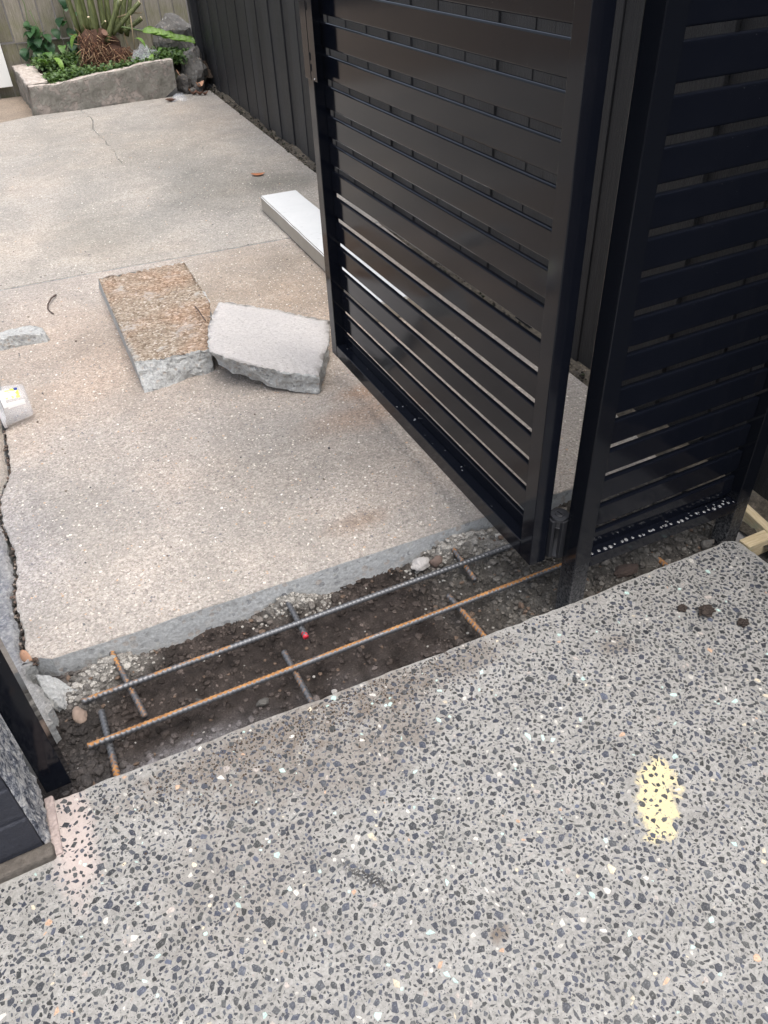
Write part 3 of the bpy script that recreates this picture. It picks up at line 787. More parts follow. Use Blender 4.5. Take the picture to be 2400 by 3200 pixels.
# ================================================================== REINFORCING BARS
m = M('rebar_steel')
at = m.attr('col'); rust = m.gray(at)
n1 = m.noise(140, 4, .7)
steel = m.mix(n1, (.085, .09, .098), (.22, .225, .235))
rc = m.ramp(m.noise(60, 4, .7), [(.3, (.16, .075, .03)), (.55, (.36, .175, .06)), (.75, (.50, .28, .11))])
rf = m.gray(m.ramp(m.math('ADD', rust, m.math('MULTIPLY', m.math('SUBTRACT', m.noise(45, 5, .75), .5), .9)), [(.42, 0.0), (.60, 1.0)]))
M_REBAR = m.out(m.mix(rf, steel, rc), m.math('ADD', .42, m.math('MULTIPLY', rf, .4)), .5, m.math('MULTIPLY', m.math('SUBTRACT', 1.0, rf), .65))
M_RED = simple('red_paint', (.55, .03, .05), .6)
M_WIRE = simple('tie_wire', (.03, .03, .035), .45, metal=.5)
def rebar(p0, p1, r, label, rust_fn, group='reinforcing bars in the trench', sag=0.0):
    p0, p1 = Vector(p0), Vector(p1); L = (p1 - p0).length; t = (p1 - p0) / L
    a = t.cross(Vector((0, 0, 1))).normalized(); b = a.cross(t)     # b points up
    n = int(L / .0020); sd = 16; V, F, C_ = [], [], []
    for i in range(n + 1):
        s_ = i / n * L; c_ = Vector((0, 0, -sag * math.sin(math.pi * i / n)))
        for k in range(sd):
            th = 6.28318 * k / sd
            half = 1 if math.cos(th) > 0 else -1
            ph = s_ / .0125 + half * (th if half > 0 else th) / 6.28318 * 1.1
            fr = ph - math.floor(ph)
            rib = max(0.0, 1 - abs(fr - .5) / .26) * (1 if abs(math.cos(th)) > .18 else 0)
            ridge = 1.0 if abs(math.cos(th)) < .12 else 0.0
            rr = r + .0016 * min(1, rib * 1.6) + .0010 * ridge
            V.append(c_ + t * s_ + a * (math.cos(th) * rr) + b * (math.sin(th) * rr))
            C_.append((rust_fn(s_ / L, th) * (1 - .45 * min(1, rib * 1.6)) * (1 + .45 * noise.noise(Vector((s_ * 14, p0.y * 9, 1)))),) * 3)
    for i in range(n):
        for k in range(sd):
            F.append((i * sd + k, i * sd + (k + 1) % sd, (i + 1) * sd + (k + 1) % sd, (i + 1) * sd + k))
    F.append(tuple(reversed(range(sd)))); F.append(tuple(range(n * sd, (n + 1) * sd)))
    me = mesh('rebar', V, F, True); vcol(me, C_)
    o = link('rebar', me, M_REBAR, None, p0)
    return tag(o, label, 'rebar', group)
ZR = -.040
def up(th): return max(0, math.sin(th))
def rA(u, th): return (.27 if u < .30 else .26 if .62 < u < .74 else .02) + (.28 if u < .30 else .12) * max(0, math.cos(th - R(100))) ** 2
def rB(u, th): return .06 + .80 * max(0, math.cos(th - R(98))) ** 2.4 + (.20 if u > .80 else 0) + (.3 if u < .02 else 0)
bA = rebar((-.190, 1.414, ZR), (1.085, 1.374, ZR), .0072, 'long grey ribbed steel bar lying nearer the old slab', rA)
bB = rebar((-.2005, 1.274, ZR), (1.14, 1.233, ZR), .0072, 'long ribbed steel bar with orange rust lying nearer the speckled paving', rB)
zl = ZR - .0165
E_ = [((-.0935, 1.56, zl + .008), (-.061, 1.306, zl), 'short dark dowel bar in the old slab at left', lambda u, th: .30 + .14 * up(th)),
      ((.390, 1.54, zl + .008), (.386, 1.354, zl), 'short dowel bar with red painted tip in the old slab', lambda u, th: .16),
      ((.912, 1.52, zl + .012), (.899, 1.317, zl), 'short rusty dowel bar in the old slab near the gate corner', lambda u, th: .44),
      ((-.155, 1.375, zl), (-.158, 1.10, zl), 'short ribbed dowel bar from the speckled paving beside the black post', lambda u, th: .10 if u < .5 else .48),
      ((.314, 1.334, zl), (.317, 1.09, zl), 'plain grey dowel bar from the middle of the speckled paving edge', lambda u, th: .33),
      ((.799, 1.302, zl), (.807, 1.08, zl), 'rusty flecked dowel bar from the speckled paving near the gate post', lambda u, th: .42),
      ((1.398, 1.182, -.045), (1.402, 1.05, -.045), 'short rusty dowel bar under the slat panel', lambda u, th: .45)]
for k, (a, b, lab, fn) in enumerate(E_):
    o = rebar(a, b, .0074, lab, lambda u, th, fn=fn: fn(u, th) + .10)
    if k == 1:
        v, f = tube([Vector((-.0039, -.171, -.0078)), Vector((-.004, -.1868, -.0082))], .0082, 14); link('painted_tip', mesh('painted_tip', v, f, True), M_RED, o)
# twisted tie wires where bars cross
def tie(p, bar, base):
    pts = []
    for i in range(26):
        th = i / 25 * 6.283 * 1.5
        pts.append(Vector((.011 * math.sin(th) * .9, .0085 * math.cos(th), .010 * math.sin(th + .7))) + Vector(p) - Vector(base))
    pts += [pts[-1] + Vector((.004, -.006, .012)), pts[-1] + Vector((.010, -.010, .018))]
    v, f = tube(pts, .0007, 5); link('tie_wire', mesh('tie_wire', v, f, True), M_WIRE, bar)
for p in [(-.075, 1.410, ZR - .006), (.388, 1.396, ZR - .006), (.903, 1.380, ZR - .006)]: tie(p, bA, (-.190, 1.414, ZR))
for p in [(-.156, 1.272, ZR - .006), (.315, 1.258, ZR - .006), (.80, 1.243, ZR - .006)]: tie(p, bB, (-.2005, 1.274, ZR))

# ================================================================== BROKEN CONCRETE, LINTEL, TUB
def rough_prism(name, top, bot, mats, side_amp=.006, top_amp=.002, seed=0.0, step=.012, layers=9, smooth_sides=()):
    """top, bot: matching corner lists (x,y,z); sides are torn, top and bottom nearly flat"""
    n = len(top); T, B, SM = [], [], []
    for i in range(n):
        j = (i + 1) % n; a, b = Vector(top[i]), Vector(top[j]); c_, d = Vector(bot[i]), Vector(bot[j])
        k = max(2, int((b - a).length / step))
        for q in range(k):
            T.append(a.lerp(b, q / k)); B.append(c_.lerp(d, q / k)); SM.append(.15 if i in smooth_sides else 1.0)
    N = len(T); cen = sum(T, Vector()) / N; cenb = sum(B, Vector()) / N
    V, F, mi = [], [], []
    rings = 7
    for r_ in range(rings):
        t = (r_ / (rings - 1)) ** .7 if r_ else 0.0
        for i in range(N):
            p = cen.lerp(T[i], .02 + .98 * t)
            p = p + Vector((0, 0, top_amp * (fbm((p.x, p.y, seed), 3, 30) - (1.2 * max(0, t - .93) / .07 * abs(fbm((p.x, p.y, seed + 4), 3, 40)) * 3 if t > .93 else 0))))
            V.append(p)
    side0 = (rings - 1) * N
    rows = [side0]
    for L_ in range(1, layers + 1):
        t = L_ / layers; rows.append(len(V))
        for i in range(N):
            p = T[i].lerp(B[i], t); out = (p - cen.lerp(cenb, t)); out.z = 0; out.normalize()
            p = p + out * side_amp * SM[i] * (1.9 * fbm((p.x + seed, p.y, p.z), 3, 17) + .8 * fbm((p.x, p.y + seed, p.z), 3, 55)) + Vector((0, 0, side_amp * .5 * SM[i] * noise.noise(p * 60))) * (1 if t < .95 else 0)
            if L_ == layers: p.z = max(p.z, B[i].z)
            V.append(p)
    for r_ in range(rings - 1):
        for i in range(N):
            j = (i + 1) % N; F.append((r_ * N + i, r_ * N + N + i, r_ * N + N + j, r_ * N + j)); mi.append(0)
    F.append(tuple(range(N))); mi.append(0)
    for L_ in range(layers):
        for i in range(N):
            j = (i + 1) % N; F.append((rows[L_] + i, rows[L_ + 1] + i, rows[L_ + 1] + j, rows[L_] + j)); mi.append(1)
    F.append(tuple(reversed(range(rows[-1], rows[-1] + N)))); mi.append(1)
    o_ = Vector((cenb.x, cenb.y, min(b.z for b in B)))
    me = mesh(name, [v - o_ for v in V], F, True, mi)
    me.polygons.foreach_set('use_smooth', [k == 0 for k in mi])
    return link(name, me, mats, None, o_)
m = M('underside_sand_concrete')
v1 = m.gray(m.voro(110, 'Color'))
c = m.ramp(v1, [(0, (.11, .08, .058)), (.25, (.24, .19, .145)), (.6, (.36, .30, .238)), (.85, (.50, .44, .37)), (1, (.70, .65, .59))])
c = m.mix(.3, c, m.ramp(m.noise(90, 5, .8), [(.3, (.14, .10, .07)), (.7, (.52, .42, .31))]))
fr_ = m.n('ShaderNodeMapRange'); fr_.inputs['From Min'].default_value = -.185; fr_.inputs['From Max'].default_value = -.215
m.l(m.math('ADD', m.sep()[0], m.math('MULTIPLY', m.math('SUBTRACT', m.noise(22, 5, .7), .5), .10)), fr_.inputs['Value'])
gr = m.math('MAXIMUM', m.gray(m.ramp(m.noise(9, 6, .75), [(.56, 0.0), (.66, .8)])), m.math('MULTIPLY', fr_.outputs[0], .85))
c = m.mix(gr, c, (.46, .45, .43))
c = m.mix(m.math('MULTIPLY', m.gray(m.ramp(m.noise(3.2, 4), [(.45, 0.0), (.65, 1.0)])), .4), c, m.mix(1.0, c, (1.1, .72, .5), 'MULTIPLY'))
m.bump(m.math('ADD', m.voro(110), m.noise(90, 5, .75)), .007)
M_BROWN = m.out(c, .92, .25)
m = M('pale_pink_concrete')
c = m.ramp(m.noise(85, 6, .82), [(.33, (.30, .28, .268)), (.42, (.64, .612, .59)), (.68, (.86, .835, .81))])
c = m.mix(m.gray(m.ramp(m.noise(7, 4), [(.4, 0.0), (.7, .5)])), c, (.62, .60, .59))
m.bump(m.noise(110, 5, .8), .012)
M_PINKC = m.out(c, .9, .25)
A_top = [(.299, 2.867, .100), (.408, 2.834, .1), (.518, 2.827, .1), (.592, 2.815, .1), (.728, 3.27, .085), (.748, 3.50, .077), (.776, 3.90, .06), (.560, 3.91, .06), (.349, 3.92, .06)]
A_bot = [(.299, 2.785, 0), (.386, 2.785, 0), (.476, 2.803, 0), (.590, 2.812, 0), (.715, 3.27, 0), (.735, 3.50, 0), (.770, 3.91, 0), (.56, 3.925, 0), (.342, 3.942, 0)]
o = rough_prism('concrete_chunk', A_top, A_bot, [M_BROWN, M_CUT2], .006, .0045, 1.0, .008, 12, (8,)); tag(o, 'big broken slab piece with brown sandy face up on the concrete', 'concrete chunk', 'broken concrete pieces')
B_top = [(.561, 2.690, .152), (.633, 2.592, .135), (.737, 2.505, .112), (.826, 2.455, .094), (.896, 2.424, .082), (.975, 2.56, .074), (1.040, 2.665, .070), (1.128, 2.850, .072), (.965, 3.01, .095), (.795, 3.142, .122), (.742, 3.154, .132), (.690, 3.06, .138), (.622, 2.915, .146)]
B_bot = [(.590, 2.735, .078), (.640, 2.655, .050), (.728, 2.545, .024), (.812, 2.470, .008), (.893, 2.418, .003), (.965, 2.550, .001), (1.030, 2.660, .001), (1.105, 2.84, .001), (.95, 2.99, .015), (.79, 3.12, .045), (.742, 3.135, .055), (.695, 3.05, .09), (.635, 2.92, .103)]
# the raised end leans on the brown piece
o = rough_prism('concrete_chunk', B_top, B_bot, [M_PINKC, M_CUT2], .0062, .003, 6.0, .007, 12); tag(o, 'pale broken concrete piece tilted against the brown slab piece by the gate', 'concrete chunk', 'broken concrete pieces')
o = rough_prism('concrete_chunk', [(-.33, 3.50, .05), (-.16, 3.485, .055), (-.06, 3.47, .055), (.015, 3.47, .04), (.022, 3.52, .045), (-.02, 3.56, .05), (-.16, 3.56, .05), (-.33, 3.57, .05)],
                [(-.33, 3.49, 0), (-.17, 3.478, 0), (-.06, 3.470, 0), (.020, 3.455, 0), (.030, 3.50, 0), (-.02, 3.56, 0), (-.16, 3.565, 0), (-.33, 3.575, 0)], [M_CUT2, M_CUT2], .007, .0035, 3.0, .008, 6)
tag(o, 'small grey broken concrete piece at the left picture edge', 'concrete chunk', 'broken concrete pieces')
o = rough_prism('concrete_chunk', [(-.283, 1.556, -.028), (-.262, 1.545, -.030), (-.225, 1.512, -.040), (-.196, 1.478, -.060), (-.188, 1.455, -.085), (-.212, 1.432, -.085), (-.246, 1.435, -.050), (-.272, 1.487, -.034)],
                [(-.283, 1.55, -.16), (-.262, 1.54, -.16), (-.220, 1.506, -.16), (-.192, 1.47, -.16), (-.180, 1.445, -.16), (-.205, 1.418, -.16), (-.250, 1.422, -.16), (-.280, 1.48, -.16)], [M_CUT2, M_CUT2], .008, .010, 13.0, .008, 6)
tag(o, 'grey broken wedge of slab corner sunk between crack and trench', 'concrete chunk', 'broken concrete pieces')
m = M('cast_lintel')
c = m.mix(m.noise(6, 5, .65), (.50, .525, .535), (.64, .655, .66))
c = m.mix(m.gray(m.ramp(m.noise(25, 5, .75), [(.60, 0.0), (.68, .55)])), c, (.40, .42, .42))
m.bump(m.noise(120, 4), .0012)
M_LINT = m.out(c, .75, .35)
m = M('cast_lintel_shade')  # side shade put into the colour: darker and tanner than the top
c = m.mix(m.noise(9, 4), (.34, .31, .26), (.46, .42, .36)); m.bump(m.noise(120, 4), .0015); M_LINT_SHADE = m.out(c, .85, .3)
la = math.atan2(.061, 1.1)
bm = bmesh.new(); bmesh.ops.create_cube(bm, size=1)
for v in bm.verts:
    v.co = Vector((0 if v.co.x < 0 else .228, -1.75 if v.co.y < 0 else 0, 0.004 if v.co.z < 0 else .091))
bmesh.ops.bevel(bm, geom=list(bm.edges), offset=.006, segments=2, affect='EDGES')
bmesh.ops.subdivide_edges(bm, edges=[e for e in bm.edges if e.calc_length() > .5], cuts=40)
for v in bm.verts:
    v.co += Vector((noise.noise(v.co * 9), noise.noise(v.co * 9 + Vector((5, 0, 0))), .5 * noise.noise(v.co * 7))) * .0025
me = bm_mesh('concrete_lintel', bm); me.materials.append(M_LINT); me.materials.append(M_LINT_SHADE)
for p in me.polygons: p.material_index = 0 if p.normal.z > .6 else 1
o = link('concrete_lintel', me, None, None, (1.447, 4.605, 0), (0, 0, -la)); tag(o, 'long pale grey concrete lintel lying flat on the slab behind the gate', 'lintel')

# clear plastic tub lying on its side
m = M('clear_plastic')
M_CLEAR = m.out((.80, .82, .85), .12, .5, None, Alpha=.26)
m = M('tub_label')
o3 = m.sep()
grn = m.math('MULTIPLY', m.math('GREATER_THAN', o3[2], .046), m.math('LESS_THAN', o3[2], .086))
c = m.mix(m.noise(30, 3), (.42, .70, .05), (.80, .86, .12))
wv = m.gray(m.ramp(m.noise(38, 2), [(.44, 0.0), (.52, 1.0)]))
c = m.mix(wv, c, (.80, .86, .62))
M_LAB = m.out(c, .4, .5)
M_LABW = simple('label_white', (.80, .80, .78), .5, .04)
M_NAVY = simple('label_navy', (.02, .04, .22), .4, .05)
tub = empty('plastic_tub', (-.205, 2.832, .0), 0, 'clear plastic food tub with green label lying on its side', 'tub')
def ring(rad, x, n=40, p=3.2):
    out = []
    for k in range(n):
        a_ = 6.28318 * k / n; ca, sa = math.cos(a_), math.sin(a_)
        q = (abs(ca) ** p + abs(sa) ** p) ** (-1 / p)
        out.append((x, rad * q * ca, rad * q * sa))
    return out
R0 = .066
prof = [(R0 + .004, -.010), (R0 + .0045, -.002), (R0 + .001, -.001), (R0 + .001, .006), (R0 - .001, .007), (R0 - .004, .03), (R0 - .007, .055), (R0 - .010, .080), (R0 - .012, .090), (R0 - .017, .0955), (R0 - .030, .0965)]
V, F = [], []
for (r_, x_) in prof: V += ring(r_, x_)
for i in range(len(prof) - 1):
    for k in range(40): F.append((i * 40 + k, i * 40 + (k + 1) % 40, (i + 1) * 40 + (k + 1) % 40, (i + 1) * 40 + k))
F.append(tuple(range((len(prof) - 1) * 40, len(prof) * 40)))
ZT = R0 + .0045
def tubmesh(name, V_, F_, mat, parent, smooth=True):
    return link(name, mesh(name, [(v[0], v[1], v[2] + ZT) for v in V_], F_, smooth), mat, parent)
body = tubmesh('body', V, F, M_CLEAR, tub)
V = ring(R0 + .007, -.014) + ring(R0 + .0075, -.007) + ring(R0 + .0055, -.004) + ring(R0 * .6, -.0145)
F = []
for i, j in ((3, 0), (0, 1), (1, 2)):
    for k in range(40): F.append((i * 40 + k, i * 40 + (k + 1) % 40, j * 40 + (k + 1) % 40, j * 40 + k))
tubmesh('rim', V, F, simple('rim_plastic', (.74, .75, .78), .3, .03), tub)
def patch(name, x0, x1, k0, k1, mat, lift=.0012):
    V, F = [], []; nxp = 6
    for i in range(nxp):
        x_ = x0 + (x1 - x0) * i / (nxp - 1); rr = R0 - .0015 - .0095 * max(0, (x_ - .007)) / .073 + lift
        rg = ring(rr, x_, 80)
        V += [rg[k % 80] for k in range(k0, k1 + 1)]
    w = k1 - k0 + 1
    for i in range(nxp - 1):
        for k in range(w - 1): F.append((i * w + k, i * w + k + 1, (i + 1) * w + k + 1, (i + 1) * w + k))
    return tubmesh(name, V, F, mat, body)
patch('label', .026, .074, 21, 31, M_LAB); patch('label_band', .024, .084, 33, 37, M_LABW); patch('label_edge', .009, .0235, 22, 36, M_LABW)
patch('label_badge', .060, .073, 20, 24, M_NAVY, .0018)

# ================================================================== SMALL THINGS ON THE GROUND
M_TWIG = simple('twig_bark', (.075, .05, .042), .8, .3, 60)
def stick(name, pts, r, label, cat='twig', mat=None, group=None, parent=None):
    o_ = Vector(pts[0]); n = len(pts)
    P = []
    for i in range(n - 1):
        for q in range(4): P.append(Vector(pts[i]).lerp(Vector(pts[i + 1]), q / 4))
    P.append(Vector(pts[-1]))
    rr = [r * (1 - .45 * i / len(P)) for i in range(len(P))]
    v, f = tube([p - o_ for p in P], rr, 7)
    o = link(name, mesh(name, v, f, True), mat or M_TWIG, parent, o_)
    if label: tag(o, label, cat, group)
    return o
stick('twig', [(.137, 3.96, .006), (.110, 3.90, .018), (.085, 3.849, .012), (.077, 3.812, .006), (.082, 3.77, .006), (.093, 3.735, .006)], .0042, 'bent dark twig on bare concrete left of the brown slab piece', group='fallen twigs')
stick('twig', [(.652, 3.235, .100), (.646, 3.15, .118), (.640, 3.075, .125), (.628, 2.96, .148)], .0035, 'dark twig between the brown and the pale broken pieces', group='fallen twigs')
M_LEAFD = simple('dry_leaf_orange', (.42, .17, .08), .6, .2, 40)
M_LEAFB = simple('dry_leaf_brown', (.16, .085, .06), .7, .3, 40)
M_LEAFT = simple('dry_leaf_tan', (.52, .30, .19), .7, .2, 40)
def leaf_geo(L, W, curl=.15, nseg=6, fold=.25):
    V, F = [], []
    for i in range(nseg + 1):
        t = i / nseg; w = W * (math.sin(math.pi * min(1, t * .93 + .05)) ** .8) * .5
        z_ = curl * L * (t - .5) ** 2 * 2
        V += [(t * L, -w, z_ + fold * w), (t * L, 0, z_), (t * L, w, z_ + fold * w)]
        if i:
            k = i * 3; F += [(k - 3, k - 2, k + 1, k), (k - 2, k - 1, k + 2, k + 1)]
    return V, F
def thick(V, F, t=.0006):
    n = len(V); V2 = list(V) + [(v[0], v[1], v[2] - t) for v in V]
    F2 = list(F) + [tuple(reversed([i + n for i in f])) for f in F]
    from collections import Counter
    ec = Counter()
    for f in F:
        for a_, b_ in zip(f, f[1:] + f[:1]): ec[(a_, b_)] += 1
    for (a_, b_) in list(ec):
        if (b_, a_) not in ec: F2.append((b_, a_, a_ + n, b_ + n))
    return V2, F2
def dry_leaf(loc, rz, L, W, mat, label, curl=.3, fold=.3, rx=0.0):
    v, f = thick(*leaf_geo(L, W, curl, 6, fold), t=.0012)
    o = link('dry_leaf', mesh('dry_leaf', v, f, True), mat, None, loc, (rx, 0, rz)); return tag(o, label, 'leaf', 'fallen leaves')
dry_leaf((1.632, 5.335, .008), R(-18), .095, .055, M_LEAFD, 'orange dry leaf lying alone on the far concrete', .25, .2)
dry_leaf((2.035, 8.262, .008), R(10), .075, .05, M_LEAFB, 'curled brown leaf on the slab below the rocks, leftmost of three', .9, .8)
dry_leaf((2.080, 8.235, .008), R(-30), .085, .05, M_LEAFB, 'curled brown leaf on the slab below the rocks, middle of three', 1.0, .9)
dry_leaf((2.128, 8.175, .008), R(15), .07, .045, M_LEAFB, 'curled brown leaf on the slab below the rocks, nearest the fence', .8, .8)
dry_leaf((1.760, 8.135, .008), R(-35), .11, .05, M_LEAFB, 'dark folded leaf beside the scrap of clear plastic', .3, .9)
dry_leaf((1.957, 8.268, .195), R(80), .085, .07, M_LEAFT, 'upright tan leaf caught between planter end and rock', .2, .2, R(65))
dry_leaf((2.112, 8.318, .055), R(20), .09, .06, M_LEAFT, 'crumpled pale leaf on the rocks by the fence post', 1.2, .8, R(25))
dry_leaf((2.042, 8.318, .03), R(75), .09, .05, M_LEAFT, 'narrow pale leaf standing beside the round rock', .4, .7, R(40))
v, f = thick(*leaf_geo(.05, .028, .1, 6, .6), t=.0012); o = link('dry_leaf', mesh('dry_leaf', v, f, True), M_LEAFT, None, (-.299, 1.622, -.004), (R(50), 0, R(-62))); tag(o, 'tan leaf stuck in the slab crack beside the black post', 'leaf', 'fallen leaves')
m = M('cling_plastic'); M_FILM = m.out((.70, .74, .80), .10, .7, None, Alpha=.22)
def film(name, loc, sx, sy, sz, seed, label):
    V, F = [], []; n = 16
    for i in range(n):
        for j in range(n):
            u, v_ = i / (n - 1) - .5, j / (n - 1) - .5
            k = max(0, 1 - 3.2 * (u * u + v_ * v_))
            V.append((u * sx, v_ * sy, sz * (k * (.55 + .9 * abs(fbm((u + seed, v_, 0), 3, 4))) + .06 * abs(noise.noise(Vector((u * 12, v_ * 12, seed)))))))
            if i and j: q = i * n + j; F.append((q - n - 1, q - 1, q, q - n))
    o = link(name, mesh(name, V, F, True), M_FILM, None, loc); return tag(o, label, 'plastic')
film('plastic_scrap', (1.885, 8.10, .006), .15, .12, .07, 3.0, 'small scrap of clear crumpled plastic on the slab before the planter').rotation_euler = (0, 0, R(-25))
film('plastic_bag', (1.80, 8.74, .27), .34, .30, .13, 8.0, 'clear crumpled plastic bag among the weeds in the planter')

M_ROCKG = mat_cut_concrete('grey_rock', (.16, .155, .145), 30, .02)
M_ROCKD = mat_cut_concrete('dark_rock', (.115, .11, .105), 22, .02)
def rock(loc, size, seed, mat, label, cat='rock', group='rocks beside the planter', base=ICO3, rough=.55, freq=1.0, name='rock'):
    v, f = lump((0, 0, 0), size, seed, base, rough, freq)
    zmin = min(q[2] for q in v)
    v = [(q[0], q[1], q[2] - zmin) for q in v]
    o = link(name, mesh(name, v, f, base is not ICO3), mat, None, loc); return tag(o, label, cat, group)
rock((2.03, 8.40, .0), (.072, .07, .085), 2, M_ROCKD, 'rounded dark rock at the right end of the planter')
rock((2.18, 8.52, .0), (.11, .12, .19), 5, M_ROCKG, 'tall leaning grey rock between planter and dark fence')
rock((2.16, 8.95, .20), (.20, .16, .17), 9, M_ROCKG, 'broad flat grey rock at the back beside the palings')
rock((2.09, 8.33, .0), (.03, .03, .03), 12, M_ROCKG, 'small pale stone at the foot of the rocks', base=ICO2)
rock((2.15, 8.36, .0), (.045, .04, .045), 15, M_ROCKD, 'small dark stone tucked against the fence post', base=ICO2)
GS = 'loose stones in the trench'
rock((.214, 1.240, -.108), (.016, .011, .010), 21, M_ROCKG, 'grey pebble on the dark soil before the rusty bar', 'stone', GS, ICO2, name='loose_stone')
rock((.800, 1.462, -.085), (.030, .020, .018), 23, M_PINKC, 'pale concrete lump under the slab edge near the gate corner', 'stone', GS, ICO3, .3, name='loose_stone')
rock((.845, 1.450, -.085), (.020, .015, .016), 27, simple('brown_stone', (.17, .125, .105), .9, .3, 40), 'brown lump beside the pale lump under the slab edge', 'stone', GS, ICO2, name='loose_stone')
rock((-.206, 1.395, -.085), (.017, .024, .020), 31, simple('tan_stone', (.27, .205, .165), .9, .3, 60, .003, 90), 'tan stone under the left end of the grey bar', 'stone', GS, ICO2, name='loose_stone')
rock((.39, 1.185, -.108), (.007, .009, .006), 33, M_PINKC, 'white chip on the soil in front of the rusty bar', 'stone', GS, ICO2, name='loose_stone')
rock((.072, 1.325, -.108), (.008, .011, .006), 36, M_ROCKG, 'flat grey chip on the soil between the two long bars', 'stone', GS, ICO2, name='loose_stone')
rock((1.135, 1.175, -.075), (.020, .014, .013), 41, simple('brick_stone', (.12, .085, .07), .9, .4, 60), 'dark red brown lump under the slat panel', 'stone', GS, ICO2, name='loose_stone')
rock((1.29, 1.13, -.07), (.045, .022, .018), 44, simple('peat_lump', (.055, .04, .034), .95, .4, 60), 'dark crumbly soil lump under the slat panel edge', 'soil lump', GS, ICO3, .5, name='soil_lump')
rock((1.565, 1.10, -.06), (.022, .014, .016), 47, M_ROCKG, 'grey concrete crumb at the foot of the far right post', 'stone', GS, ICO2, name='loose_stone')
rock((1.585, 1.065, -.05), (.014, .012, .018), 49, M_ROCKG, 'second grey crumb leaning on the far right post', 'stone', GS, ICO2, name='loose_stone')
M_SOILL = simple('soil_lump', (.045, .034, .028), .95, .4, 120, .006, 150)
for (x, y, s, sd, lab) in [(1.278, .912, .013, 3, 'dark soil clod on the paving, farthest of three'), (1.322, .872, .020, 8, 'largest dark soil clod on the paving, middle of three'), (1.376, .800, .014, 14, 'dark soil clod on the paving, nearest of three')]:
    rock((x, y, -.002), (s, s * .8, s * .55), sd, M_SOILL, lab, 'soil clod', 'soil clods on the paving', ICO3, .6, 2.2, 'soil_clod')
# loose grit and soil crumbs strewn over the slabs and paving
V, F, Cc = [], [], []
for _ in range(1900):
    x, y = crnd.gauss(.28, .26), 1.09 - abs(crnd.gauss(0, .075))
    if y > agg_edge_y(x) - .004 or not -.2 < x < 1.5: continue
    k = crnd.uniform(.6, 1.5); add_clod(x, y, crnd.choice((.0008, .0011, .0014, .0022)), (.075 * k, .055 * k, .042 * k), 0)
for _ in range(240):
    x, y = crnd.uniform(-.2, 1.6), crnd.uniform(1.65, 7.5)
    if x > edge_x(y) - .03: continue
    q = crnd.choice(((.16, .13, .11), (.30, .26, .22), (.09, .09, .10), (.35, .32, .28))); add_clod(x, y, crnd.uniform(.002, .0048), q, .002)
me = mesh('loose_grit', V, F, False); fcol(me, Cc)
tag(link('loose_grit', me, M_CLOD), 'loose crumbs of soil and grit strewn over paving and slab', 'grit', kind='stuff')

# ================================================================== TIMBER FORMWORK AT THE RIGHT
m = M('pine_formwork')
g = m.noise(7, 6, .7, vec=m.map((2.5, 26, 26)), dist=.4)
c = m.ramp(g, [(.25, (.36, .27, .15)), (.5, (.55, .45, .28)), (.75, (.68, .59, .42))])
grn = m.gray(m.ramp(m.noise(14, 4), [(.55, 0.0), (.7, .45)]))
c = m.mix(m.math('MULTIPLY', grn, m.math('LESS_THAN', m.sep()[2], -.004)), c, (.20, .30, .22))
m.bump(g, .0015)
M_PINE = m.out(c, .7, .35)
o = link('formwork_board', box_mesh('formwork_board', -.004, .16, -.019, .019, -.055, 0, .002, 1), M_PINE, None, (1.622, 1.021, .0), (0, 0, R(-1))); tag(o, 'pale pine formwork board at the far corner of the speckled paving', 'board', 'timber formwork')
o = link('formwork_board', box_mesh('formwork_board', -.10, .06, -.014, .014, -.05, 0, .002, 1), M_PINE, None, (1.739, 1.106, .006), (0, 0, R(80))); tag(o, 'pine formwork board set on edge along the dark fence foot', 'board', 'timber formwork')
M_PLY = simple('grey_sheet', (.20, .195, .19), .8, .2, 25, .001, 120)
o = link('fibre_sheet', box_mesh('fibre_sheet', -.05, .05, -.045, .05, -.004, .004, .001, 1), M_PLY, None, (1.69, 1.092, -.045), (R(8), R(-6), R(-8))); tag(o, 'grey sheet offcut between the two pine boards', 'sheet')

# ================================================================== PLANTER AND ITS PLANTS
m = M('mossy_render')
c = m.ramp(m.noise(9, 6, .7), [(.3, (.14, .135, .115)), (.5, (.24, .23, .205)), (.7, (.36, .35, .32))])
pt = m.gray(m.ramp(m.noise(9, 8, .78, dist=.2), [(.50, 0.0), (.56, 1.0)]))
c = m.mix(m.math('MULTIPLY', pt, .8), c, m.mix(m.noise(70, 3), (.28, .24, .215), (.38, .33, .30)))
c = m.mix(m.gray(m.ramp(m.noise(45, 5, .75), [(.58, 0.0), (.66, .6)])), c, (.06, .06, .05))
m.bump(m.math('ADD', m.noise(40, 6, .75), m.math('MULTIPLY', pt, -.5)), .008)
M_REND = m.out(c, .92, .25)
m = M('planter_top')
c = m.ramp(m.noise(28, 6, .72), [(.3, (.22, .18, .15)), (.5, (.44, .39, .35)), (.72, (.66, .62, .58))]); m.bump(m.noise(60, 5, .7), .006); M_PTOP = m.out(c, .9, .25)
planter = empty('concrete_planter', (1.2, 8.4, 0), 0, 'old cracked concrete planter kerb at the back of the yard', 'planter')
top = [(.617, .232), (.70, .229), (.823, .226), (.95, .236), (1.07, .247), (1.242, .266), (1.471, .279), (1.65, .302), (1.80, .309), (1.946, .313)]
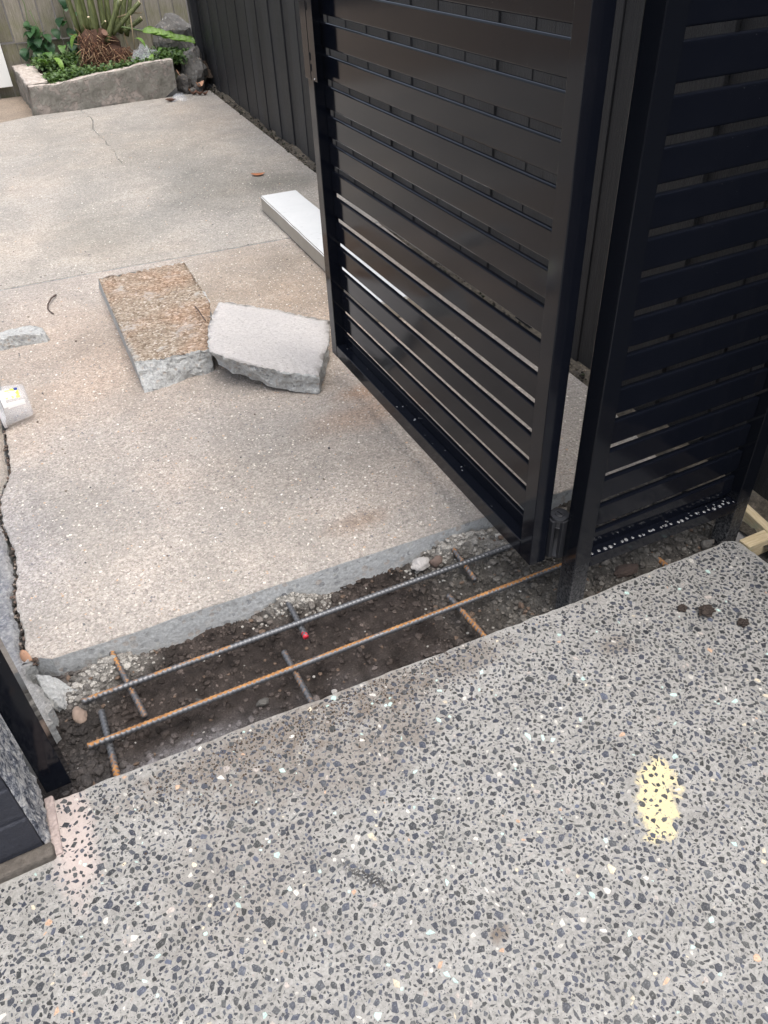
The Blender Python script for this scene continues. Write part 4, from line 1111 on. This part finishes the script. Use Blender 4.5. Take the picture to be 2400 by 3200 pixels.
def kerb(name, prof_fn, s0, s1, n, d0, d1, axis, mats, parent):
    """a rough wall along axis: height profile prof_fn(s)->(z0,z1,lean)"""
    V, F, mi = [], [], []; nz = 10; nd = 5
    rows = []
    for i in range(n + 1):
        s_ = s0 + (s1 - s0) * i / n; z0, z1, lean = prof_fn(s_)
        loop = [(d0, z0 + (z1 - z0) * k / nz) for k in range(nz + 1)] + [(d0 + (d1 - d0) * k / nd, z1) for k in range(1, nd + 1)] + [(d1, z0)]
        row = []
        for q, (d, z_) in enumerate(loop):
            p = Vector((s_, d, z_)) if axis == 'x' else Vector((d, s_, z_))
            w = .012 * fbm(p, 4, 9) + .005 * fbm(p, 3, 34)
            p += Vector((.3 * w, w, .5 * w if z_ > z0 else 0)) if axis == 'x' else Vector((w, .3 * w, .5 * w if z_ > z0 else 0))
            if axis == 'x': p.x += lean * (z_ - z0)
            row.append(len(V)); V.append(p - Vector((1.2, 8.4, 0)))
        rows.append(row)
    m_ = len(rows[0])
    for i in range(n):
        for k in range(m_ - 1):
            F.append((rows[i][k], rows[i + 1][k], rows[i + 1][k + 1], rows[i][k + 1])); mi.append(1 if k < nz else 0)
    for row, rev in ((rows[0], False), (rows[-1], True)):
        F.append(tuple(row if rev else reversed(row))); mi.append(1)
    if axis == 'y': F = [tuple(reversed(f)) for f in F]
    return link(name, mesh(name, V, F, True, mi), mats, parent)
def front(s_):
    z1 = np.interp(s_, [a for a, b in top], [b for a, b in top])
    z0 = 0.0 if s_ < 1.80 else (s_ - 1.80) * .62
    return z0 - .01 * (s_ < 1.8), z1, .11 if s_ < .75 else .03
kerb('front_wall', front, .585, 1.935, 70, 8.33, 8.425, 'x', [M_PTOP, M_REND], planter)
kerb('side_wall', lambda s_: (-.02, .236 + .02 * (s_ - 8.42), 0), 8.42, 9.49, 50, .605, .80, 'y', [M_PTOP, M_REND], planter)
m = M('planter_soil'); c = m.ramp(m.noise(50, 5, .7), [(.3, (.02, .016, .012)), (.6, (.06, .045, .035)), (.8, (.14, .10, .075))]); m.bump(m.noise(50, 5), .01); M_PSOIL = m.out(c, .95, .2)
V, F = [], []; nx, ny = 60, 44
for i in range(nx):
    x = .78 + 1.62 * i / (nx - 1)
    for j in range(ny):
        y = 8.41 + 1.12 * j / (ny - 1)
        z_ = .185 + .04 * fbm((x, y, 2), 3, 3) + .05 * (x - .8) / 1.4 + .02 * fbm((x, y, 5), 3, 16)
        if x > 1.98: z_ -= .12 * min(1, (x - 1.98) / .1) * max(0, 1 - (y - 8.41) / .25)
        V.append((x, y, z_))
        if i and j: k = i * ny + j; F.append((k - ny - 1, k - 1, k, k - ny))
tag(link('planter_soil', mesh('planter_soil', V, F, True), M_PSOIL), kind='structure')

def mat_leaf(name, a, b, rough=.45, trans=.25):
    m = M(name); at = m.attr('col'); c = m.mix(m.gray(at), a, b)
    c = m.mix(1.0, c, m.ramp(m.noise(60, 2), [(.3, .8), (.7, 1.2)]), 'MULTIPLY')
    m.out(c, rough, .4)
    tr = m.n('ShaderNodeBsdfTranslucent'); m.setin(tr.inputs['Color'], m.mix(1.0, c, (1.3, 1.4, .6), 'MULTIPLY'))
    ad = m.n('ShaderNodeMixShader'); ad.inputs[0].default_value = trans
    m.l(m.b.outputs[0], ad.inputs[1]); m.l(tr.outputs[0], ad.inputs[2])
    m.l(ad.outputs[0], m.nt.nodes['Material Output'].inputs['Surface']); return m.m
M_WEED = mat_leaf('weed_leaf', (.035, .07, .028), (.15, .24, .085))
M_BROAD = mat_leaf('broad_leaf', (.05, .13, .04), (.20, .34, .07))
M_VINE = mat_leaf('vine_leaf', (.025, .07, .035), (.06, .14, .05))
prnd = random.Random(21)
def leaf_at(p, rz, tilt, L, W, curl=-.4, fold=.25, nseg=3):
    v, f = leaf_geo(L, W, curl, nseg, fold)
    mt = Matrix.Translation(p) @ Matrix.Rotation(rz, 4, 'Z') @ Matrix.Rotation(-tilt, 4, 'Y')
    return [mt @ Vector(q) for q in v], f
# low creeping weeds
V, F, Cc = [], [], []
def weed(x, y, z0, n, spread, size):
    hgt = prnd.uniform(.03, .09)
    for _ in range(n):
        p = Vector((x + prnd.gauss(0, spread), y + prnd.gauss(0, spread), z0 + prnd.uniform(.01, hgt)))
        v, f = leaf_at(p, prnd.uniform(0, 6.28), prnd.uniform(-.2, .8), size * prnd.uniform(.7, 1.3), size * prnd.uniform(.6, 1.0))
        k = len(V); V.extend(v); F.extend([tuple(q + k for q in g) for g in f]); Cc.extend([(max(0, min(1, prnd.gauss(.45, .28))),) * 3] * len(f))
def psz(x): return .20 + .05 * (x - .8) / 1.4
for _ in range(330):
    x = prnd.uniform(.84, 2.08); y = 8.44 + abs(prnd.gauss(0, .26))
    if y > 9.35: continue
    if 1.25 < x < 1.62 and y > 8.62: continue
    if 1.12 < x < 1.7 and y < 8.6 and prnd.random() < .45: continue
    weed(x, y, psz(x), prnd.randint(9, 16), .035, .036)
for _ in range(70):
    weed(prnd.uniform(1.85, 2.12), prnd.uniform(8.45, 8.9), .27, 12, .045, .034)
for _ in range(60):
    weed(prnd.uniform(.86, 1.2), prnd.uniform(9.0, 9.42), .26, 12, .05, .045)
me = mesh('weeds', V, F, True); fcol(me, Cc)
tag(link('weeds', me, M_WEED), 'low green creeping weeds covering the planter soil', 'weeds', kind='stuff')
# broad leaved plants
def lm(L, W, curl, fold, col):
    v, f = leaf_geo(L, W, curl, 7, fold); me = mesh('leaf', v, f, True); fcol(me, [(col,) * 3] * len(f)); return me
M_STEM = simple('green_stem', (.10, .15, .05), .6, .2, 40)
def broad(loc, leaves, label):
    o = empty('broad_leaf_plant', loc, 0, label, 'plant', 'broad leaved weeds in the planter')
    for (h, rz, tilt, L, W, col, lean) in leaves:
        tip = Vector((math.cos(rz) * lean, math.sin(rz) * lean, h))
        v, f = tube([Vector((0, 0, 0)), tip * .5 + Vector((0, 0, h * .12)), tip], [.004, .003, .0025], 6); link('stem', mesh('stem', v, f, True), M_STEM, o)
        link('leaf', lm(L, W, -.5, .25, col), M_BROAD, o, tip, (0, -tilt, rz))
broad((1.06, 9.15, .22), [(.20, R(20), .55, .19, .085, .75, .10), (.12, R(-100), -.9, .17, .07, .9, .06), (.13, R(170), .2, .14, .07, .3, .06), (.16, R(70), .3, .13, .08, .35, .05)], 'broad leaved weed with a bright upright leaf left of the stump')
broad((.95, 9.0, .22), [(.16, R(-70), -.7, .17, .06, .95, .05), (.10, R(200), .4, .11, .06, .4, .05), (.14, R(100), .3, .10, .07, .2, .04)], 'broad leaved weed with one hanging light leaf by the vine')
broad((1.83, 8.60, .26), [(.10, R(-120), -.9, .13, .045, .9, .04), (.16, R(130), .5, .14, .05, .7, .06), (.10, R(30), .1, .12, .05, .35, .06), (.08, R(-30), -.2, .10, .05, .3, .05)], 'broad leaved weed in front of the clear plastic bag')
# vine climbing the palings
vine = empty('vine', (.93, 9.40, .25), 0, 'dark green vine climbing the palings at the left', 'vine')
for path in ([(0, 0, 0), (-.02, .03, .15), (-.07, .06, .32), (-.05, .08, .5), (-.09, .09, .75), (-.06, .09, 1.1)], [(.02, 0, 0), (.08, .04, .12), (.02, .07, .28), (-.02, .085, .45)], [(.30, 0, 0), (.31, .05, .2), (.29, .08, .4), (.33, .09, .7), (.32, .09, 1.1)]):
    v, f = tube(path, .004, 6); link('stem', mesh('stem', v, f, True), M_STEM, vine)
VL = [lm(.115, .09, -.4, .2, c_) for c_ in (.1, .3, .5, .8)]
for i in range(64):
    if i < 46: h = abs(prnd.gauss(.12, .2)); x = -.03 + prnd.gauss(0, .07) - .05 * h; y_ = .03 + .07 * min(1, h * 2)
    else: h = prnd.uniform(.0, .62); x = .31 + prnd.gauss(0, .045); y_ = .06
    link('leaf', prnd.choice(VL), M_VINE, vine, (x, y_ - prnd.uniform(0, .04), h), (prnd.uniform(-.3, .3), prnd.uniform(.2, 1.2), R(-90) + prnd.gauss(0, .8))).scale = (prnd.uniform(.7, 1.25),) * 3

# cut-back clump: fibrous root ball, stalks with pale cut ends, one hanging frond
clump = empty('cut_back_clump', (1.42, 8.93, .20), 0, 'cut back clumping plant with exposed brown root ball in the planter', 'plant')
m = M('root_fibre'); c = m.mix(1.0, m.attr(), m.ramp(m.noise(80, 4), [(.3, .65), (.7, 1.35)]), 'MULTIPLY'); M_ROOT = m.out(c, .85, .25)
V, F, Cc = [], [], []
for (cx, cy, cz, sx, sy, sz, sd) in [(-.09, -.03, .14, .12, .13, .22, 1), (.06, -.02, .09, .15, .14, .14, 4), (.17, .0, .07, .10, .12, .12, 7), (.02, .05, .18, .17, .10, .16, 9)]:
    v, f = lump((cx, cy, cz), (sx, sy, sz), sd, ICO3, .22, 2.6); k = len(V); V += v; F += [tuple(q + k for q in g) for g in f]
    for _ in f: Cc.append((.065, .035, .024))
me = mesh('root_ball', V, F, True); fcol(me, Cc); rb = link('root_ball', me, M_ROOT, clump)
V, F, Cc = [], [], []
for i in range(430):
    a_ = prnd.uniform(-2.9, -.2); rr = prnd.uniform(.75, 1.0)
    cx, sx = ((-.09, .13) if prnd.random() < .5 else (.10, .15))
    p = Vector((cx + sx * math.cos(a_) * rr * 1.05, -.03 + .15 * math.sin(a_), prnd.uniform(.0, .34 if cx < 0 else .20)))
    L = prnd.uniform(.04, .13); dr = Vector((prnd.gauss(0, .6), prnd.gauss(-.15, .3), prnd.gauss(-.6, .6))).normalized()
    bend = Vector((prnd.gauss(0, .4), prnd.gauss(0, .2), prnd.gauss(-.3, .4)))
    pts = [p + dr * L * t + bend * L * t * t * .6 for t in (0, .33, .66, 1)]
    v, f = tube(pts, [.0028, .0030, .0026, .0012], 4); k = len(V); V += v; F += [tuple(q + k for q in g) for g in f]
    q = prnd.choice(((.13, .065, .04), (.20, .105, .062), (.30, .18, .11), (.42, .29, .18), (.10, .05, .034)))
    Cc += [q] * len(f)
me = mesh('root_fibres', V, F, True); fcol(me, Cc); tag(link('root_fibres', me, M_ROOT, clump), kind='stuff')
m = M('stalk_green')
g = m.noise(12, 5, .65, vec=m.map((6, 6, 1), vec=m.rco()))
c = m.ramp(g, [(.3, (.045, .055, .022)), (.5, (.10, .12, .045)), (.7, (.17, .19, .075))]); m.bump(g, .002); M_STALK = m.out(c, .5, .4)
M_CUTEND = simple('cut_end', (.62, .52, .36), .8, .15, 60)
def stalk(p0, p1, r0, r1, cutend=True, kink=.0):
    p0, p1 = Vector(p0) - Vector((1.42, 8.93, .20)), Vector(p1) - Vector((1.42, 8.93, .20))
    P = [p0.lerp(p1, t) + Vector((0, 0, -kink * math.sin(math.pi * t))) for t in np.linspace(0, 1, 9)]
    rr = [r0 + (r1 - r0) * t + .15 * r0 * math.sin(t * 9) * .4 for t in np.linspace(0, 1, 9)]
    v, f = tube(P, rr, 10); s_ = link('stalk', mesh('stalk', v, f, True), M_STALK, clump)
    if cutend:
        d = (P[-1] - P[-2]).normalized(); v, f = tube([P[-1] - d * .004, P[-1] + d * .006], r1 * .93, 10); link('cut_end', mesh('cut_end', v, f), M_CUTEND, s_)
for a_ in [((1.46, 8.86, .44), (1.66, 8.80, .770), .030, .022), ((1.53, 8.87, .50), (1.845, 8.82, .735), .026, .018), ((1.66, 8.93, .50), (1.85, 8.90, .60), .022, .020),
           ((1.39, 8.93, .46), (1.44, 8.99, 1.25), .027, .022, False), ((1.30, 8.95, .52), (1.30, 9.02, 1.25), .030, .024, False), ((1.34, 9.0, .5), (1.36, 9.08, 1.25), .028, .024, False),
           ((1.50, 9.02, .5), (1.56, 9.10, 1.25), .028, .024, False), ((1.60, 8.98, .5), (1.78, 9.05, 1.2), .028, .022, False), ((1.64, 9.03, .48), (1.93, 9.12, 1.15), .026, .020, False),
           ((1.44, 9.06, .5), (1.46, 9.16, 1.25), .026, .022, False), ((1.70, 9.05, .45), (1.88, 9.12, .9), .024, .02, False), ((1.26, 9.05, .5), (1.20, 9.12, 1.25), .026, .022, False),
           ((1.56, 9.08, .5), (1.66, 9.18, 1.25), .026, .022, False), ((1.36, 8.86, .56), (1.35, 8.84, .655), .014, .012), ((1.45, 8.84, .58), (1.485, 8.80, .615), .010, .009)]:
    stalk(*a_)
v, f = tube([(.02, -.10, .30), (.035, -.14, .33)], [.028, .030], 10); link('cut_stump', mesh('cut_stump', v, f), simple('stump_brown', (.18, .10, .07), .8, .3, 60), clump)
v, f = tube([(.32, -.10, .47), (.30, -.12, .32), (.285, -.14, .17)], .006, 6); link('dry_stick', mesh('dry_stick', v, f, True), simple('dry_stick', (.32, .25, .16), .8, .2, 50), clump)
v, f = tube([(.20, -.06, .43), (.32, -.08, .455), (.43, -.09, .45)], .006, 6); link('dry_stick', mesh('dry_stick', v, f, True), bpy.data.materials['dry_stick'], clump)
fr = []
ctrl = [Vector((.19, -.08, .36)), Vector((.38, -.13, .31)), Vector((.58, -.17, .27)), Vector((.82, -.22, .19))]
def bez(t): return ctrl[0] * (1 - t) ** 3 + ctrl[1] * 3 * t * (1 - t) ** 2 + ctrl[2] * 3 * t * t * (1 - t) + ctrl[3] * t ** 3
v, f = tube([bez(t) for t in np.linspace(0, 1, 14)], np.linspace(.010, .003, 14).tolist(), 6); frond = link('frond', mesh('frond', v, f, True), M_STEM, clump)
FL = [lm(.125, .075, -.25, .3, c_) for c_ in (.75, 1.0, .9)]
for i in range(20):
    t = .34 + .66 * i / 19; sgn = 1 if i % 2 else -1
    link('leaflet', FL[i % 3], M_BROAD, frond, bez(t) + Vector((0, -.008, .006)), (R(58) + sgn * .25, R(12) + prnd.uniform(-.2, .2), R(-14) + sgn * .2)).scale = (1.0 - .25 * t,) * 3
